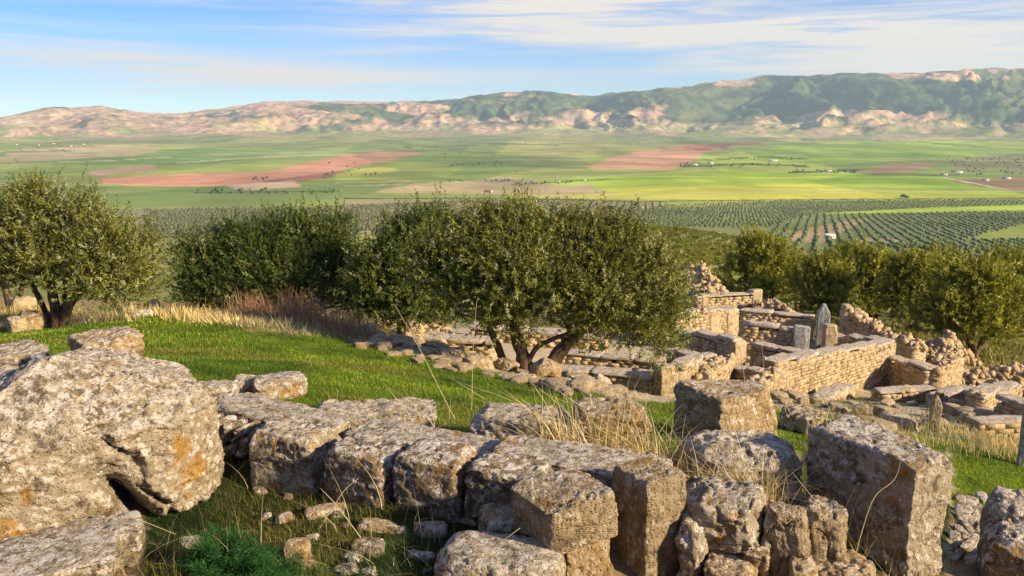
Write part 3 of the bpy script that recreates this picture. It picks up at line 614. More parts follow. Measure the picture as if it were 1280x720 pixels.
# ------------------------------------------------------------------ ruined walls of rubble masonry
BOX = np.array([[x, y, z] for x in (-1, 1) for y in (-1, 1) for z in (-1, 1)], float)
BF = np.array([[0, 1, 3, 2], [4, 6, 7, 5], [0, 4, 5, 1], [2, 3, 7, 6], [0, 2, 6, 4], [1, 5, 7, 3]])
def join(parts):
    V, Fq, C, k = [], [], [], 0
    for v, f, c in parts: V.append(v); Fq.append(f + k); C.append(np.tile(c, (len(v), 1))); k += len(v)
    return np.concatenate(V), np.concatenate(Fq), np.concatenate(C)
LUMPV, LUMPF = cs(1)
def lump(c, r, rg):
    s = r * rg.uniform(.7, 1.4, 3) * np.array([1.2, 1, .7]); v = LUMPV * rg.uniform(.5, 1.0, (len(LUMPV), 3))
    a, b = rg.normal(size=3), rg.normal(size=3); a /= np.linalg.norm(a); b = np.cross(a, b); b /= np.linalg.norm(b)
    return (v * s) @ np.stack([a, b, np.cross(a, b)]) + c
def tint(rg): t = rg.uniform(.80, 1.15); return np.array([t, t * rg.uniform(.93, 1.0), t * rg.uniform(.82, 1.0)])
def masonry_wall(name, A, B, t, label, seed=1, ragged=0.12, course=(.09, .15), stone=(.16, .50), pillars=(), cap=None, cat='ruined wall', group=None, rubble=1.0, low=0.25):
    """A, B: (px, py, D) of the two ends of the wall's top. The wall goes down to the ground."""
    if cap is None: cap = .10 if rubble <= 1 else 0
    if cap: rubble = min(rubble, .25)
    rg = np.random.default_rng(seed); a = at(*A); b = at(*B); L = float(np.hypot(*(b - a)[:2])); ax = np.array([(b - a)[0] / L, (b - a)[1] / L, 0]); nx = np.array([-ax[1], ax[0], 0])
    ss = np.linspace(0, L, 12); gz = zg(a[0] + ax[0] * ss, a[1] + ax[1] * ss); zt = lambda s: a[2] + (b[2] - a[2]) * s / L
    gnd = lambda s: np.interp(s, ss, gz)
    zb = gz.min() - 0.25; org = np.array([a[0] + ax[0] * L / 2, a[1] + ax[1] * L / 2, gnd(L / 2)])
    tq = np.linspace(0, L, 80); tv = zt(tq) + ragged * fbm(np.stack([tq * .9, tq * 0 + seed * 7.1, tq * 0], 1), 3, seed) * 1.2
    top = lambda s: float(np.interp(s, tq, tv))
    R = thing(name, org, label, cat, group); P = []; z = zb; zmax = max(a[2], b[2]) + ragged * 1.6
    while z < zmax:
        h = rg.uniform(*course)
        for side in (-1, 1):
            s = -rg.uniform(0, .2)
            while s < L:
                l = rg.uniform(*stone); sc = min(max(s + l / 2, 0), L)
                if z + h * .6 < top(sc) and z + h > gnd(sc) - .15 and s + l > 0.05:
                    s0, s1 = max(s, 0), min(s + l, L)
                    dep = t / 2 * rg.uniform(.96, 1.05); c = a + ax * ((s0 + s1) / 2) + nx * side * (dep / 2 + .005)
                    c[2] = z + h / 2
                    v = BOX * np.array([(s1 - s0) / 2 - .006, dep / 2 - .004, h / 2 - .005]); v = v + rg.uniform(-.011, .011, v.shape)
                    w = v[:, [0]] * ax + v[:, [1]] * nx; w[:, 2] += v[:, 2]
                    P.append((w + c - org, BF, tint(rg)))
                s += l
        z += h
    # loose stones along the broken top
    for _ in range(int(L * 9 * rubble)):
        s = rg.uniform(0, L); c = a + ax * s + nx * rg.uniform(-t * .4, t * .4); c[2] = top(s) + rg.uniform(-.06, .04)
        P.append((lump(c - org, rg.uniform(.05, .12) * (1.25 if rubble > 1.5 else .8), rg), LUMPF, tint(rg)))
    J = join(P); m = obj('masonry', mk_mesh('masonry', J[0], J[1], M['ruin'], False, J[2]), org, R); m['kind'] = 'stuff'
    # inner core
    Pc = []
    for i in range(8):
        s0, s1 = L * i / 8, L * (i + 1) / 8; zc = max(min(top(s0), top((s0 + s1) / 2), top(s1)) - .10, zb + .1); v = BOX * np.array([(s1 - s0) / 2 - .002, t / 2 - .008, (zc - zb) / 2])
        v[:, 0] *= .97 if i in (0, 7) else 1
        w = v[:, [0]] * ax + v[:, [1]] * nx; w[:, 2] += v[:, 2]; c = a + ax * (s0 + s1) / 2; c[2] = (zc + zb) / 2; Pc.append((w + c - org, BF, np.ones(3)))
    obj('core', mk_mesh('core', *join(Pc)[:2], M['core'], False), org, R)
    for q, (s, wd, hgt, mt) in enumerate(pillars):          # upright blocks set in the rubble
        s *= L; V, Fq = unit_rock(9, 14, seed * 5 + q, .05, 1); hh = (zt(s) - gnd(s) + .2) * hgt / 2
        V = V * np.array([wd / 2, t / 2 + .035, hh]); V = roughen(V, Fq, seed + q, .012)
        w = V[:, [0]] * ax + V[:, [1]] * nx; w[:, 2] += V[:, 2]; c = a + ax * s; c[2] = gnd(s) - .2 + hh
        obj('upright_block', mk_mesh('upright_block', w, Fq, M[mt]), c, R)
    if cap:
        s = 0
        while s < L - .1:
            l = min(rg.uniform(.9, 1.7), L - s); V, Fq = unit_rock(7, 8, seed * 9 + int(s * 10), .12, 2); V = V * np.array([l / 2 + .01, t / 2 + .02, cap / 2]); V = roughen(V, Fq, seed, .018)
            w = V[:, [0]] * ax + V[:, [1]] * nx; w[:, 2] += V[:, 2]; c = a + ax * (s + l / 2); c[2] = zt(s + l / 2) + cap / 2 - .01
            obj('cap_stone', mk_mesh('cap_stone', w, Fq, M['ruin_cap']), c, R); s += l
    return R
def heap(name, pts, D, rad, n, label, seed, size=(.06, .15), cat='rubble'):
    """rubble heap whose crest follows pts (px, py, D)"""
    rg = np.random.default_rng(seed); C = np.array([at(*p) for p in pts]); seg = np.linalg.norm(np.diff(C, axis=0), axis=1); cum = np.concatenate([[0], np.cumsum(seg)])
    org = np.array([C[:, 0].mean(), C[:, 1].mean(), G(C[:, 0].mean(), C[:, 1].mean())])
    gx = np.linspace(C[:, 0].min() - rad - .1, C[:, 0].max() + rad + .1, 24); gy = np.linspace(C[:, 1].min() - rad - .1, C[:, 1].max() + rad + .1, 24)
    XX, YY = np.meshgrid(gx, gy); GZ = zg(XX.ravel(), YY.ravel()).reshape(24, 24)
    GL = lambda x, y: GZ[min(23, int(np.searchsorted(gy, y))), min(23, int(np.searchsorted(gx, x)))]
    R = thing(name, org, label, cat); P = []; big = []
    for i in range(int(n * 1.7)):
        s = rg.uniform(0, cum[-1]); c = np.array([np.interp(s, cum, C[:, k]) for k in range(3)]); q = rg.uniform(0, 1) ** .7; an = rg.uniform(0, 6.28)
        x, y = c[0] + math.cos(an) * rad * q, c[1] + math.sin(an) * rad * q; gz = GL(x, y); z = gz + max(c[2] - gz, .1) * (1 - q) * rg.uniform(.82, 1.02)
        r = rg.uniform(*size)
        if i < 14 and r > size[1] * .7: big.append((np.array([x, y, z - r * .3]), r * 1.15))
        else: P.append((lump(np.array([x, y, z]) - org, r, rg), LUMPF, tint(rg)))
    J = join(P); m = obj('rubble', mk_mesh('rubble', J[0], J[1], M['ruin'], False, J[2]), org, R); m['kind'] = 'stuff'
    # packed core
    Vc = []; nseg = 14; ring = []
    for i in range(nseg + 1):
        s = cum[-1] * i / nseg; c = np.array([np.interp(s, cum, C[:, k]) for k in range(3)])
        for an in np.linspace(0, 6.283, 12, endpoint=False):
            x, y = c[0] + math.cos(an) * rad * .85, c[1] + math.sin(an) * rad * .85; Vc.append([x, y, GL(x, y) - .1])
        Vc.append([c[0], c[1], c[2] - .12])
    Fc = [[i * 13 + j, i * 13 + (j + 1) % 12, i * 13 + 12] for i in range(nseg + 1) for j in range(12)]
    obj('core', mk_mesh('core', np.array(Vc) - org, Fc, M['core'], False), org, R)
    for c, r in big:
        V, Fq = unit_rock(6, 4, int(rg.integers(1e6)), .2, 3); V = roughen(V * r, Fq, 3, .02)
        obj('stone', mk_mesh('stone', V, Fq, M['ruin_block'], False), c, R)
    return R
def pillar(bb, D, dep, yaw, seed, mt, label, top=None, name='upright_block', cat='stone block'):
    return rock(name, bb, D, dep, yaw, seed, k=14, n=16, warp=.05, cuts=1, amp=.012, pit=.008, mat=mt, label=label, cat=cat, top=top)
mw = masonry_wall
# -- main enclosure, right
mw('masonry_wall', (962, 452, 26.2), (1112, 427, 31.0), .55, 'long sunlit masonry wall in front of the enclosure, tallest at its right corner', 201, .05, rubble=.6)
mw('masonry_wall', (1111, 427, 31.2), (1032, 419, 34.5), .5, 'short wall running back behind the long sunlit wall to the pale square pillar', 202, .05)
mw('masonry_wall', (943, 431, 29.5), (1016, 446, 27.8), .5, 'shaded cross wall joining the long sunlit wall from the left', 203, .06, cap=.14)
mw('masonry_wall', (929, 404, 33), (1000, 416, 32.2), .5, 'shaded wall with pale capping that ends at the flat grey slab', 204, .08, cap=.16)
mw('masonry_wall', (926, 387, 38), (1018, 397, 37), .55, 'long low shaded wall behind the grey slab with broken right end', 205, .08)
pillar((990, 406, 1013, 446), 32.0, .35, .1, 206, 'ruin_grey', 'flat grey slab standing upright at the end of a shaded wall')
pillar((1018, 379, 1038, 444), 33.5, .45, .1, 207, 'ruin_grey', 'tall grey pointed standing stone, highest of the enclosure', upright_cut(.62), 'standing_stone', 'standing stone')
pillar((1026, 404, 1047, 440), 32.8, .5, .3, 208, 'ruin_block', 'pale square pillar just right of the pointed standing stone')
pillar((1048, 379, 1066, 424), 36.0, .5, .3, 209, 'ruin_block', 'tall pale pillar at the head of the sloping rubble wall')
mw('masonry_wall', (1062, 389, 36.2), (1150, 440, 33.0), .8, 'sloping rubble wall falling to the right from the tall pale pillar', 210, .22, rubble=3, stone=(.2, .5))
heap('rubble_heap', [(1085, 400, 36), (1150, 440, 34.5), (1180, 446, 33)], 34, 1.3, 260, 'spill of pale rubble along the foot of the sloping wall', 211)
mw('masonry_wall', (1116, 449, 30.6), (1166, 460, 28.6), .6, 'broken wall end with dark coursed face right of the long sunlit wall', 212, .08)
mw('masonry_wall', (1166, 460, 28.6), (1194, 452, 30.5), .6, 'rough sunlit return at the right of the dark coursed wall end', 213, .12, rubble=2)
heap('rubble_heap', [(1172, 428, 38), (1186, 411, 38), (1198, 430, 38)], 38, 1.1, 200, 'steep pointed stump of rubble core in front of the right olive', 214)
heap('rubble_heap', [(1205, 462, 33), (1240, 458, 33), (1290, 448, 33)], 33, 1.6, 300, 'broad low bank of rubble below the right olive tree', 215)
# -- left part of the enclosure
heap('rubble_heap', [(848, 350, 50), (862, 331, 50), (878, 327, 50), (890, 345, 49), (906, 370, 48)], 50, 2.4, 620, 'highest heap of collapsed masonry behind the central olive crown', 216, (.09, .21))
heap('rubble_heap', [(945, 376, 42), (968, 368, 42), (988, 388, 41)], 42, 1.1, 170, 'rubble heap on the rear wall in front of the tall right olive', 217)
mw('masonry_wall', (845, 358, 47), (905, 372, 44), .6, 'rear wall in front of the highest rubble heap', 218, .2, rubble=2, pillars=[(.5, .6, 1.05, 'ruin_block'), (.75, .6, 1.05, 'ruin_block')])
mw('masonry_wall', (868, 372, 42), (946, 366, 43), .5, 'rear wall with a pale squared block at its right end', 219, .1, pillars=[(.97, .6, 1.12, 'ruin_block'), (.15, .5, 1.08, 'ruin_block')])
mw('masonry_wall', (838, 391, 34.5), (918, 386, 36.5), .6, 'sunlit wall of large blocks behind the central olive crown', 220, .05, pillars=[(.3, .7, 1.03, 'ruin_block'), (.62, .7, 1.02, 'ruin_block'), (.9, .7, 1.05, 'ruin_block')])
mw('masonry_wall', (846, 416, 30), (924, 426, 27.5), .5, 'dark wall under pale capping right of the central olive crown', 221, .04, cap=.16, pillars=[(.95, .5, 1.02, 'ruin_block')])
mw('masonry_wall', (840, 440, 27.5), (890, 446, 26), .5, 'low wall between the dark capped wall and the sunlit stub', 222, .06)
mw('masonry_wall', (846, 457, 22), (871, 449, 24), .45, 'short sunlit wall stub beside the tall tan jamb', 223, .04)
mw('masonry_wall', (872, 470, 22.5), (912, 447, 27), .6, 'sunlit wall running away behind the large cube block', 224, .06, rubble=2)
mw('masonry_wall', (912, 460, 26.5), (958, 466, 25), .4, 'low dark wall between the sunlit stubs', 225, .04)
mw('masonry_wall', (946, 478, 23.5), (986, 458, 27.5), .6, 'short sunlit wall with earth top behind the large cube block', 226, .08, rubble=2)
pillar((815, 453, 848, 506), 20.5, .5, .45, 227, 'ruin_block', 'tall tan jamb block standing at the right end of the coursed wall')
pillar((877, 464, 893, 492), 20.8, .4, .4, 228, 'ruin_block', 'short upright block with dark left side before the sunlit stubs')
heap('rubble_heap', [(948, 446, 27.5), (965, 455, 27)], 27, .8, 110, 'pale rubble slope below the shaded cross wall', 229)
# -- walls seen under the central olive
mw('masonry_wall', (690, 461, 21.8), (818, 470, 20.8), .6, 'coursed wall with pale top under the right side of the central olive', 230, .04, cap=.10)
mw('masonry_wall', (690, 440, 25.5), (830, 452, 24.5), .5, 'second coursed wall behind the one under the central olive', 231, .05)
mw('masonry_wall', (460, 418, 26), (620, 428, 25), .8, 'long low pale wall left of the central olive trunks', 232, .10, cap=.14, rubble=3)
mw('masonry_wall', (590, 408, 31), (760, 424, 30), .8, 'long pale wall seen behind the central olive trunks', 233, .10, cap=.14, rubble=3)
mw('masonry_wall', (470, 405, 31), (560, 405, 32), .8, 'farthest low pale wall at the edge of the dry grass', 234, .12, rubble=3)
heap('rubble_heap', [(470, 420, 24), (490, 415, 24.5), (520, 424, 24)], 24, 1.2, 130, 'heap of white stones at the right end of the dry grass', 235)
pillar((508, 399, 532, 420), 25.5, .45, .2, 236, 'ruin_block', 'small pale upright block on the low wall left of the central olive')
# -- low footings at far right
mw('low_wall', (1096, 490, 25.5), (1166, 486, 26), .5, 'low footing wall below the dark coursed wall end', 240, .07, rubble=.8)
mw('low_wall', (1168, 492, 24.5), (1222, 488, 26.5), .5, 'low footing wall continuing right behind the small pointed stone', 241, .07, rubble=.8)
mw('low_wall', (1219, 492, 23), (1266, 483, 25.5), .5, 'sunlit low wall with a sharp left corner near the right edge', 242, .03, rubble=1)
mw('low_wall', (1252, 504, 21), (1300, 506, 20), .5, 'shaded low wall with slab top at the right edge', 243, .03, cap=.12)
mw('low_wall', (1215, 528, 18.2), (1300, 526, 18.4), .45, 'lowest footing wall above the dry grass at the right edge', 244, .05, rubble=.8)
mw('low_wall', (1020, 500, 24), (1060, 484, 27), .5, 'short footing running towards the long sunlit wall', 245, .06, rubble=.8)
# -- scattered stones
STONES = []
for q in range(8):
    V, Fq = unit_rock(6, 5 + q % 4, 300 + q, .25, 5); V = roughen(V * .5, Fq, 300 + q, .05); V[:, 2] -= V[:, 2].min(); STONES.append(mk_mesh('loose_stone', V, Fq, M['ruin_block' if q % 3 else 'rock_warm'], False))
def scatter(n, poly, dr, sz, label, group, seed):
    rg = np.random.default_rng(seed); k = 0; xs = [p[0] for p in poly]; ys = [p[1] for p in poly]
    while k < n:
        px, py = rg.uniform(min(xs), max(xs)), rg.uniform(min(ys), max(ys))
        if not inpoly(np.array([px]), np.array([py]), poly)[0]: continue
        P = hit(px, py, dr[0], dr[1]); s = rg.uniform(*sz); o = obj('loose_stone', STONES[int(rg.integers(8))], (P[0], P[1], P[2] - s * .12))
        o.scale = (s * rg.uniform(.8, 1.5), s * rg.uniform(.8, 1.3), s * rg.uniform(.35, .7)); o.rotation_euler = (0, 0, rg.uniform(0, 6)); tag(o, label, 'stone', group); k += 1
scatter(46, [(1030, 492), (1270, 508), (1270, 536), (1100, 540), (1000, 512)], (14, 33), (.2, .5), 'loose pale stone among the low footings at the right', 'loose stones among the right footings', 1)
scatter(16, [(1185, 508), (1260, 512), (1262, 530), (1190, 528)], (14, 30), (.3, .65), 'pale boulder in the cluster behind the small pointed stone', 'cluster of pale boulders right', 2)
scatter(26, [(1120, 470), (1280, 462), (1280, 486), (1130, 492)], (24, 45), (.3, .7), 'stone fallen on the slope below the right olive', 'stones fallen below the right olive', 3)
scatter(30, [(455, 415), (620, 430), (620, 446), (460, 436)], (17, 34), (.2, .5), 'pale stone fallen around the low walls left of the central olive', 'stones by the low pale walls', 4)
scatter(60, [(440, 424), (560, 446), (720, 482), (770, 498), (720, 496), (560, 464), (440, 434)], (12, 24), (.07, .26), 'small pale stone along the far edge of the lawn', 'stones along the lawn edge', 11)
scatter(20, [(690, 480), (820, 500), (760, 505), (650, 485)], (14, 24), (.2, .45), 'small stone at the foot of the coursed wall under the olive', 'stones under the coursed wall', 5)
scatter(22, [(870, 480), (1000, 490), (1010, 505), (980, 505), (870, 500)], (14, 28), (.25, .55), 'stone fallen before the sunlit wall stubs behind the cube block', 'stones before the wall stubs', 6)
# ------------------------------------------------------------------ olive trees
def nrmz(v): return v / (np.linalg.norm(v, axis=-1, keepdims=True) + 1e-9)
OLIVE = [((0.205, 0.220, 0.046), .42), ((0.112, 0.132, 0.027), .30), ((0.33, 0.34, 0.16), .20), ((0.25, 0.235, 0.045), .08)]
DARKOL = [((0.100, 0.145, 0.026), .44), ((0.050, 0.090, 0.018), .38), ((0.24, 0.27, 0.10), .12), ((0.18, 0.18, 0.035), .06)]
GROVE = [((0.27, 0.285, 0.036), .48), ((0.155, 0.185, 0.026), .27), ((0.38, 0.36, 0.085), .25)]
def leaves(base, tdir, out, m, tl, ll, lw, pal, rg):
    n = len(base); u = (np.arange(m) + .5) / m
    tcol = np.array([p[0] for p in pal])[rg.choice(len(pal), n, p=np.array([p[1] for p in pal]) / sum(p[1] for p in pal))]
    P = base[:, None] + tdir[:, None] * (tl[:, None, None] * u[None, :, None]) + rg.normal(0, .012, (n, m, 3))
    rnd = nrmz(rg.normal(size=(n, m, 3))); d = nrmz(tdir[:, None] * .75 + rnd * .85)
    nr = nrmz(out[:, None] * .6 + rg.normal(size=(n, m, 3)) * .75 + np.array([0, 0, .25])); sd = nrmz(np.cross(d, nr))
    l = ll * rg.uniform(.65, 1.25, (n, m, 1)); w = lw * rg.uniform(.7, 1.3, (n, m, 1)) / 2
    q = np.stack([P + sd * w, P + d * l, P - sd * w + d * l * .15], 2).reshape(-1, 3)
    tone = rg.uniform(.62, 1.35, (n // 10 + 1, 1)).repeat(10, 0)[:n] if n > 300 else np.ones((n, 1))
    c = np.repeat((tcol[:, None] * tone[:, None] * rg.uniform(.7, 1.3, (n, m, 1))).reshape(-1, 3), 3, 0)
    return q, np.arange(n * m * 3).reshape(-1, 3), c
def crown_mesh(lobes, ntw, seed, pal, m=19, tl=(.20, .48), ll=.085, lw=.030, lump_=.44, shoots=.16):
    rg = np.random.default_rng(seed); C = np.array([l[0] for l in lobes]); R = np.array([l[1] for l in lobes])
    ncl = ntw // 10; a = (R[:, 0] * R[:, 2]); k = rg.choice(len(lobes), ncl, p=a / a.sum()); u = nrmz(rg.normal(size=(ncl, 3))); u[:, 2] = np.where(u[:, 2] < -.6, -u[:, 2], u[:, 2])
    f = 0.86 + lump_ * .8 * fbm(u * 2.6 + k[:, None] * 5.1 + seed, 3, seed); q = np.where(rg.random(ncl) < .8, 1 - np.abs(rg.normal(0, .13, ncl)), rg.uniform(.35, .85, ncl))
    RE = np.maximum(R - tl[1] * .85, R * .3); B = C[k] + u * RE[k] * (f * q)[:, None]; keep = np.ones(ncl, bool)
    for j in range(len(lobes)):
        keep &= ~((((B - C[j]) / R[j]) ** 2).sum(1) < .30) | (k == j) | (rg.random(ncl) < .25)
    gap = fbm(B * 1.5 + seed, 3, seed + 3); keep &= gap > -.60 + .25 * rg.random(ncl)          # holes between the boughs
    B, u = B[keep], u[keep]; n0 = len(B); rp = 10; cs_ = tl[1] * .42
    ax = nrmz(u * .8 + np.array([0, 0, .75]) + rg.normal(size=(n0, 3)) * .35); off = rg.normal(size=(n0, rp, 3)) * cs_
    B = (B[:, None] + off + ax[:, None] * rg.uniform(-.5, .9, (n0, rp, 1)) * cs_ * 1.6).reshape(-1, 3); n = len(B)
    out = nrmz(np.repeat(u, rp, 0) + off.reshape(-1, 3) / cs_ * .35); t = nrmz(np.repeat(ax, rp, 0) * 1.0 + off.reshape(-1, 3) / cs_ * .25 + rg.normal(size=(n, 3)) * .32)
    tlen = rg.uniform(*tl, n); sh = (rg.random(n) < shoots) & (out[:, 2] > .1); t[sh] = nrmz(t[sh] * .5 + np.array([0, 0, .9])); tlen[sh] *= 1.35
    return leaves(B, t, out, m, tlen, ll, lw, pal, rg)
def tube(pts, rad, sides=9, seed=0, wob=.12):
    pts = np.array(pts, float); n = len(pts); T = np.gradient(pts, axis=0); T = nrmz(T); rg = np.random.default_rng(seed); V = []
    for i in range(n):
        a = nrmz(np.cross(T[i], [0.3, 1, 0.1])); b = np.cross(T[i], a)
        for j in range(sides):
            an = 6.2832 * j / sides; r = rad[i] * (1 + wob * rg.normal() * .6 + wob * math.sin(3 * an + seed)); V.append(pts[i] + (a * math.cos(an) + b * math.sin(an)) * r)
    V.append(pts[-1]); Fc = [[i * sides + j, i * sides + (j + 1) % sides, (i + 1) * sides + (j + 1) % sides, (i + 1) * sides + j] for i in range(n - 1) for j in range(sides)]
    Fc += [[(n - 1) * sides + j, (n - 1) * sides + (j + 1) % sides, len(V) - 1, len(V) - 1] for j in range(sides)]
    Fc = [f if f[2] != f[3] else f[:3] for f in Fc]; return V, Fc
def smooth_path(pts, k=4):
    pts = np.array(pts, float); t = np.arange(len(pts)); tt = np.linspace(0, len(pts) - 1, (len(pts) - 1) * k + 1)
    P = np.stack([np.interp(tt, t, pts[:, i]) for i in range(pts.shape[1])], 1); Q = P.copy()
    for _ in range(2): Q[1:-1] = (Q[:-2] + 2 * Q[1:-1] + Q[2:]) / 4
    return Q
def olive(label, stems, lobes, D, ntw, seed, pal=OLIVE, group=None, cat='olive tree', **kw):
    """stems: list of [(px, py, dD, radius)...]; lobes: (px, py, rx, ry, dD) in plan pixels at distance D"""
    b = at(stems[0][0][0], stems[0][0][1], D + stems[0][0][2]); b[2] = G(b[0], b[1]); R = thing('olive_tree', b, label, cat, group)
    LB = []
    for px, py, rx, ry, dd in lobes:
        py = py + (30 * max(0, 1 - (py - 235) / 170) if D < 30 else 6); d = D + dd; LB.append((at(px, py, d), np.array([rx / F * d, (rx + ry) / 2 / F * d, ry / F * d])))
    V, Fc, k = [], [], 0
    def add(P, r, s):
        nonlocal k
        v, f = tube(P, r, 9, s); V.extend(v); Fc.extend([[i + k for i in g] for g in f]); k += len(v)
    ends = []
    for q, st in enumerate(stems):
        P = [list(at(px, py, D + dd)) + [r] for px, py, dd, r in st]; g0 = G(P[0][0], P[0][1])
        if q == 0 or abs(P[0][2] - g0) < .9: P[0][2] = g0 - .12
        P = smooth_path(P); add(P[:, :3], P[:, 3], seed + q); ends.append((P[-1, :3], P[-1, 3]))
    rg = random.Random(seed)
    for j, (c, r) in enumerate(LB):                               # limbs into the crown
        e = min(ends, key=lambda e: np.linalg.norm(e[0] - c)); mid = (e[0] + c) / 2 + np.array([rg.uniform(-.15, .15), rg.uniform(-.1, .1), rg.uniform(.0, .25)])
        P = smooth_path([list(e[0]) + [e[1] * .8], list(mid) + [e[1] * .5], list(c + np.array([0, 0, r[2] * .45])) + [.018]]); add(P[:, :3], P[:, 3], seed + 50 + j)
        for z in range(3):
            u = nrmz(np.array([rg.gauss(0, 1), rg.gauss(0, 1), rg.gauss(.3, .6)])); P2 = smooth_path([list(c) + [.03], list(c + u * r * .45) + [.02], list(c + u * r * .85) + [.008]]); add(P2[:, :3], P2[:, 3], seed + 80 + j * 3 + z)
    obj('trunk', mk_mesh('trunk', np.array(V) - b, Fc, M['bark']), b, R)
    q, f, c = crown_mesh(LB, ntw, seed, pal, **kw)
    obj('crown', mk_mesh('crown', q - b, f, M['leaf'], False, c), b, R); return R
olive('old olive tree at the left with forked brown trunks and wide crown',
      [[(74, 408, 0, .16), (70, 385, 0, .13), (64, 358, .1, .10), (60, 330, .2, .07)], [(75, 404, 0, .13), (86, 380, -.1, .11), (104, 362, -.2, .09), (118, 340, -.2, .06)], [(66, 402, .1, .08), (52, 378, .2, .065), (36, 350, .3, .06), (28, 330, .3, .05)], [(76, 385, 0, .08), (80, 360, .1, .06), (84, 330, .2, .05)]],
      [(45, 262, 62, 48, .2), (0, 288, 55, 58, .4), (100, 268, 52, 44, 0), (130, 300, 60, 48, -.2), (175, 310, 38, 48, .2), (60, 318, 70, 44, -.3), (20, 325, 45, 40, 0), (120, 345, 55, 36, -.4), (70, 238, 30, 24, .2), (160, 350, 45, 34, 0), (-45, 290, 50, 60, .6), (40, 224, 22, 14, .3)], 20, 7600, 401)
olive('olive half out of the picture at the far left edge, behind the first',
      [[(14, 384, 0, .13), (10, 368, 0, .11), (0, 345, .1, .08)], [(24, 384, .1, .10), (26, 362, .1, .07), (30, 345, .1, .05)]],
      [(-40, 300, 60, 45, 0), (10, 318, 50, 36, .2), (45, 325, 40, 30, .5)], 27, 2400, 402, DARKOL)
olive('dark bushy olive thicket with hidden trunks between the left and central olives',
      [[(330, 398, 0, .14), (332, 370, 0, .11), (330, 340, 0, .07)], [(370, 396, .3, .10), (372, 370, .2, .08), (376, 345, 0, .06)], [(300, 396, .3, .10), (290, 370, .2, .08), (280, 350, 0, .06)]],
      [(265, 325, 52, 50, 0), (320, 300, 55, 48, .2), (375, 292, 55, 46, .2), (415, 305, 38, 50, .2), (300, 352, 62, 40, -.5), (370, 348, 62, 42, -.5), (420, 340, 40, 42, -.2), (250, 350, 36, 40, -.2), (360, 268, 40, 22, .3), (410, 268, 36, 22, .3), (290, 280, 34, 18, .3), (332, 330, 60, 44, -.7), (235, 300, 20, 22, .2), (250, 375, 34, 22, -.4), (300, 380, 40, 20, -.6), (355, 382, 44, 20, -.6), (410, 380, 40, 20, -.4), (440, 370, 24, 24, -.2)], 24.5, 9500, 403, DARKOL)
olive('olive crown directly behind the left side of the central olive',
      [[(500, 402, 0, .13), (504, 380, 0, .11), (508, 345, 0, .07)]],
      [(500, 320, 55, 52, 0), (545, 300, 50, 50, .1), (470, 345, 42, 44, -.2), (540, 262, 42, 20, .2), (510, 365, 58, 32, -.3), (500, 280, 34, 24, .2), (575, 330, 50, 48, .2), (470, 385, 34, 22, -.2), (515, 388, 44, 20, -.4), (555, 385, 36, 20, -.3)], 22.5, 7400, 404, [(OLIVE[0][0], .3), (DARKOL[0][0], .35), (DARKOL[1][0], .25), (OLIVE[2][0], .1)])
olive('largest central olive with two dark upright trunks and a broad pale green crown',
      [[(658, 462, 0, .17), (652, 440, 0, .15), (644, 420, 0, .13), (640, 395, .1, .09)], [(632, 452, .2, .09), (622, 432, .2, .085), (612, 412, .2, .07), (606, 395, .2, .05)], [(655, 446, 0, .06), (668, 434, -.1, .055), (690, 424, -.2, .05), (712, 416, -.2, .04)]],
      [(600, 305, 58, 52, 0), (655, 290, 60, 46, .1), (700, 305, 55, 46, .1), (560, 330, 42, 40, 0), (640, 340, 65, 42, -.5), (590, 365, 52, 36, -.4), (690, 350, 58, 44, -.4), (640, 385, 48, 28, -.5), (720, 285, 40, 26, .2), (610, 268, 30, 20, .2), (570, 388, 34, 22, -.2), (540, 318, 28, 30, 0)], 17.5, 9500, 405)
olive('olive on a leaning reddish trunk joined to the right of the central crown',
      [[(680, 464, 0, .19), (692, 448, 0, .17), (706, 432, 0, .14), (726, 415, .1, .10), (745, 395, .1, .07)]],
      [(765, 320, 52, 50, .1), (800, 345, 46, 52, 0), (750, 370, 58, 40, -.3), (805, 395, 46, 42, -.1), (770, 412, 50, 28, -.3), (725, 400, 40, 24, -.3), (822, 425, 26, 26, 0), (770, 285, 36, 22, .3), (828, 375, 24, 40, 0), (725, 340, 45, 45, .1)], 17.3, 7600, 406)
rt = dict(m=15, tl=(.3, .7), ll=.19, lw=.075)
def dome(px, top, w, h, d=0):
    w, h = w * 1.2, h * 1.1; return [(px, top + h * .30, w * .55, h * .30, d), (px - w * .5, top + h * .52, w * .52, h * .30, d), (px + w * .5, top + h * .50, w * .52, h * .30, d), (px, top + h * .66, w * .75, h * .30, d - .6), (px - w * .3, top + h * .2, w * .3, h * .18, d), (px + w * .35, top + h * .25, w * .3, h * .2, d)]
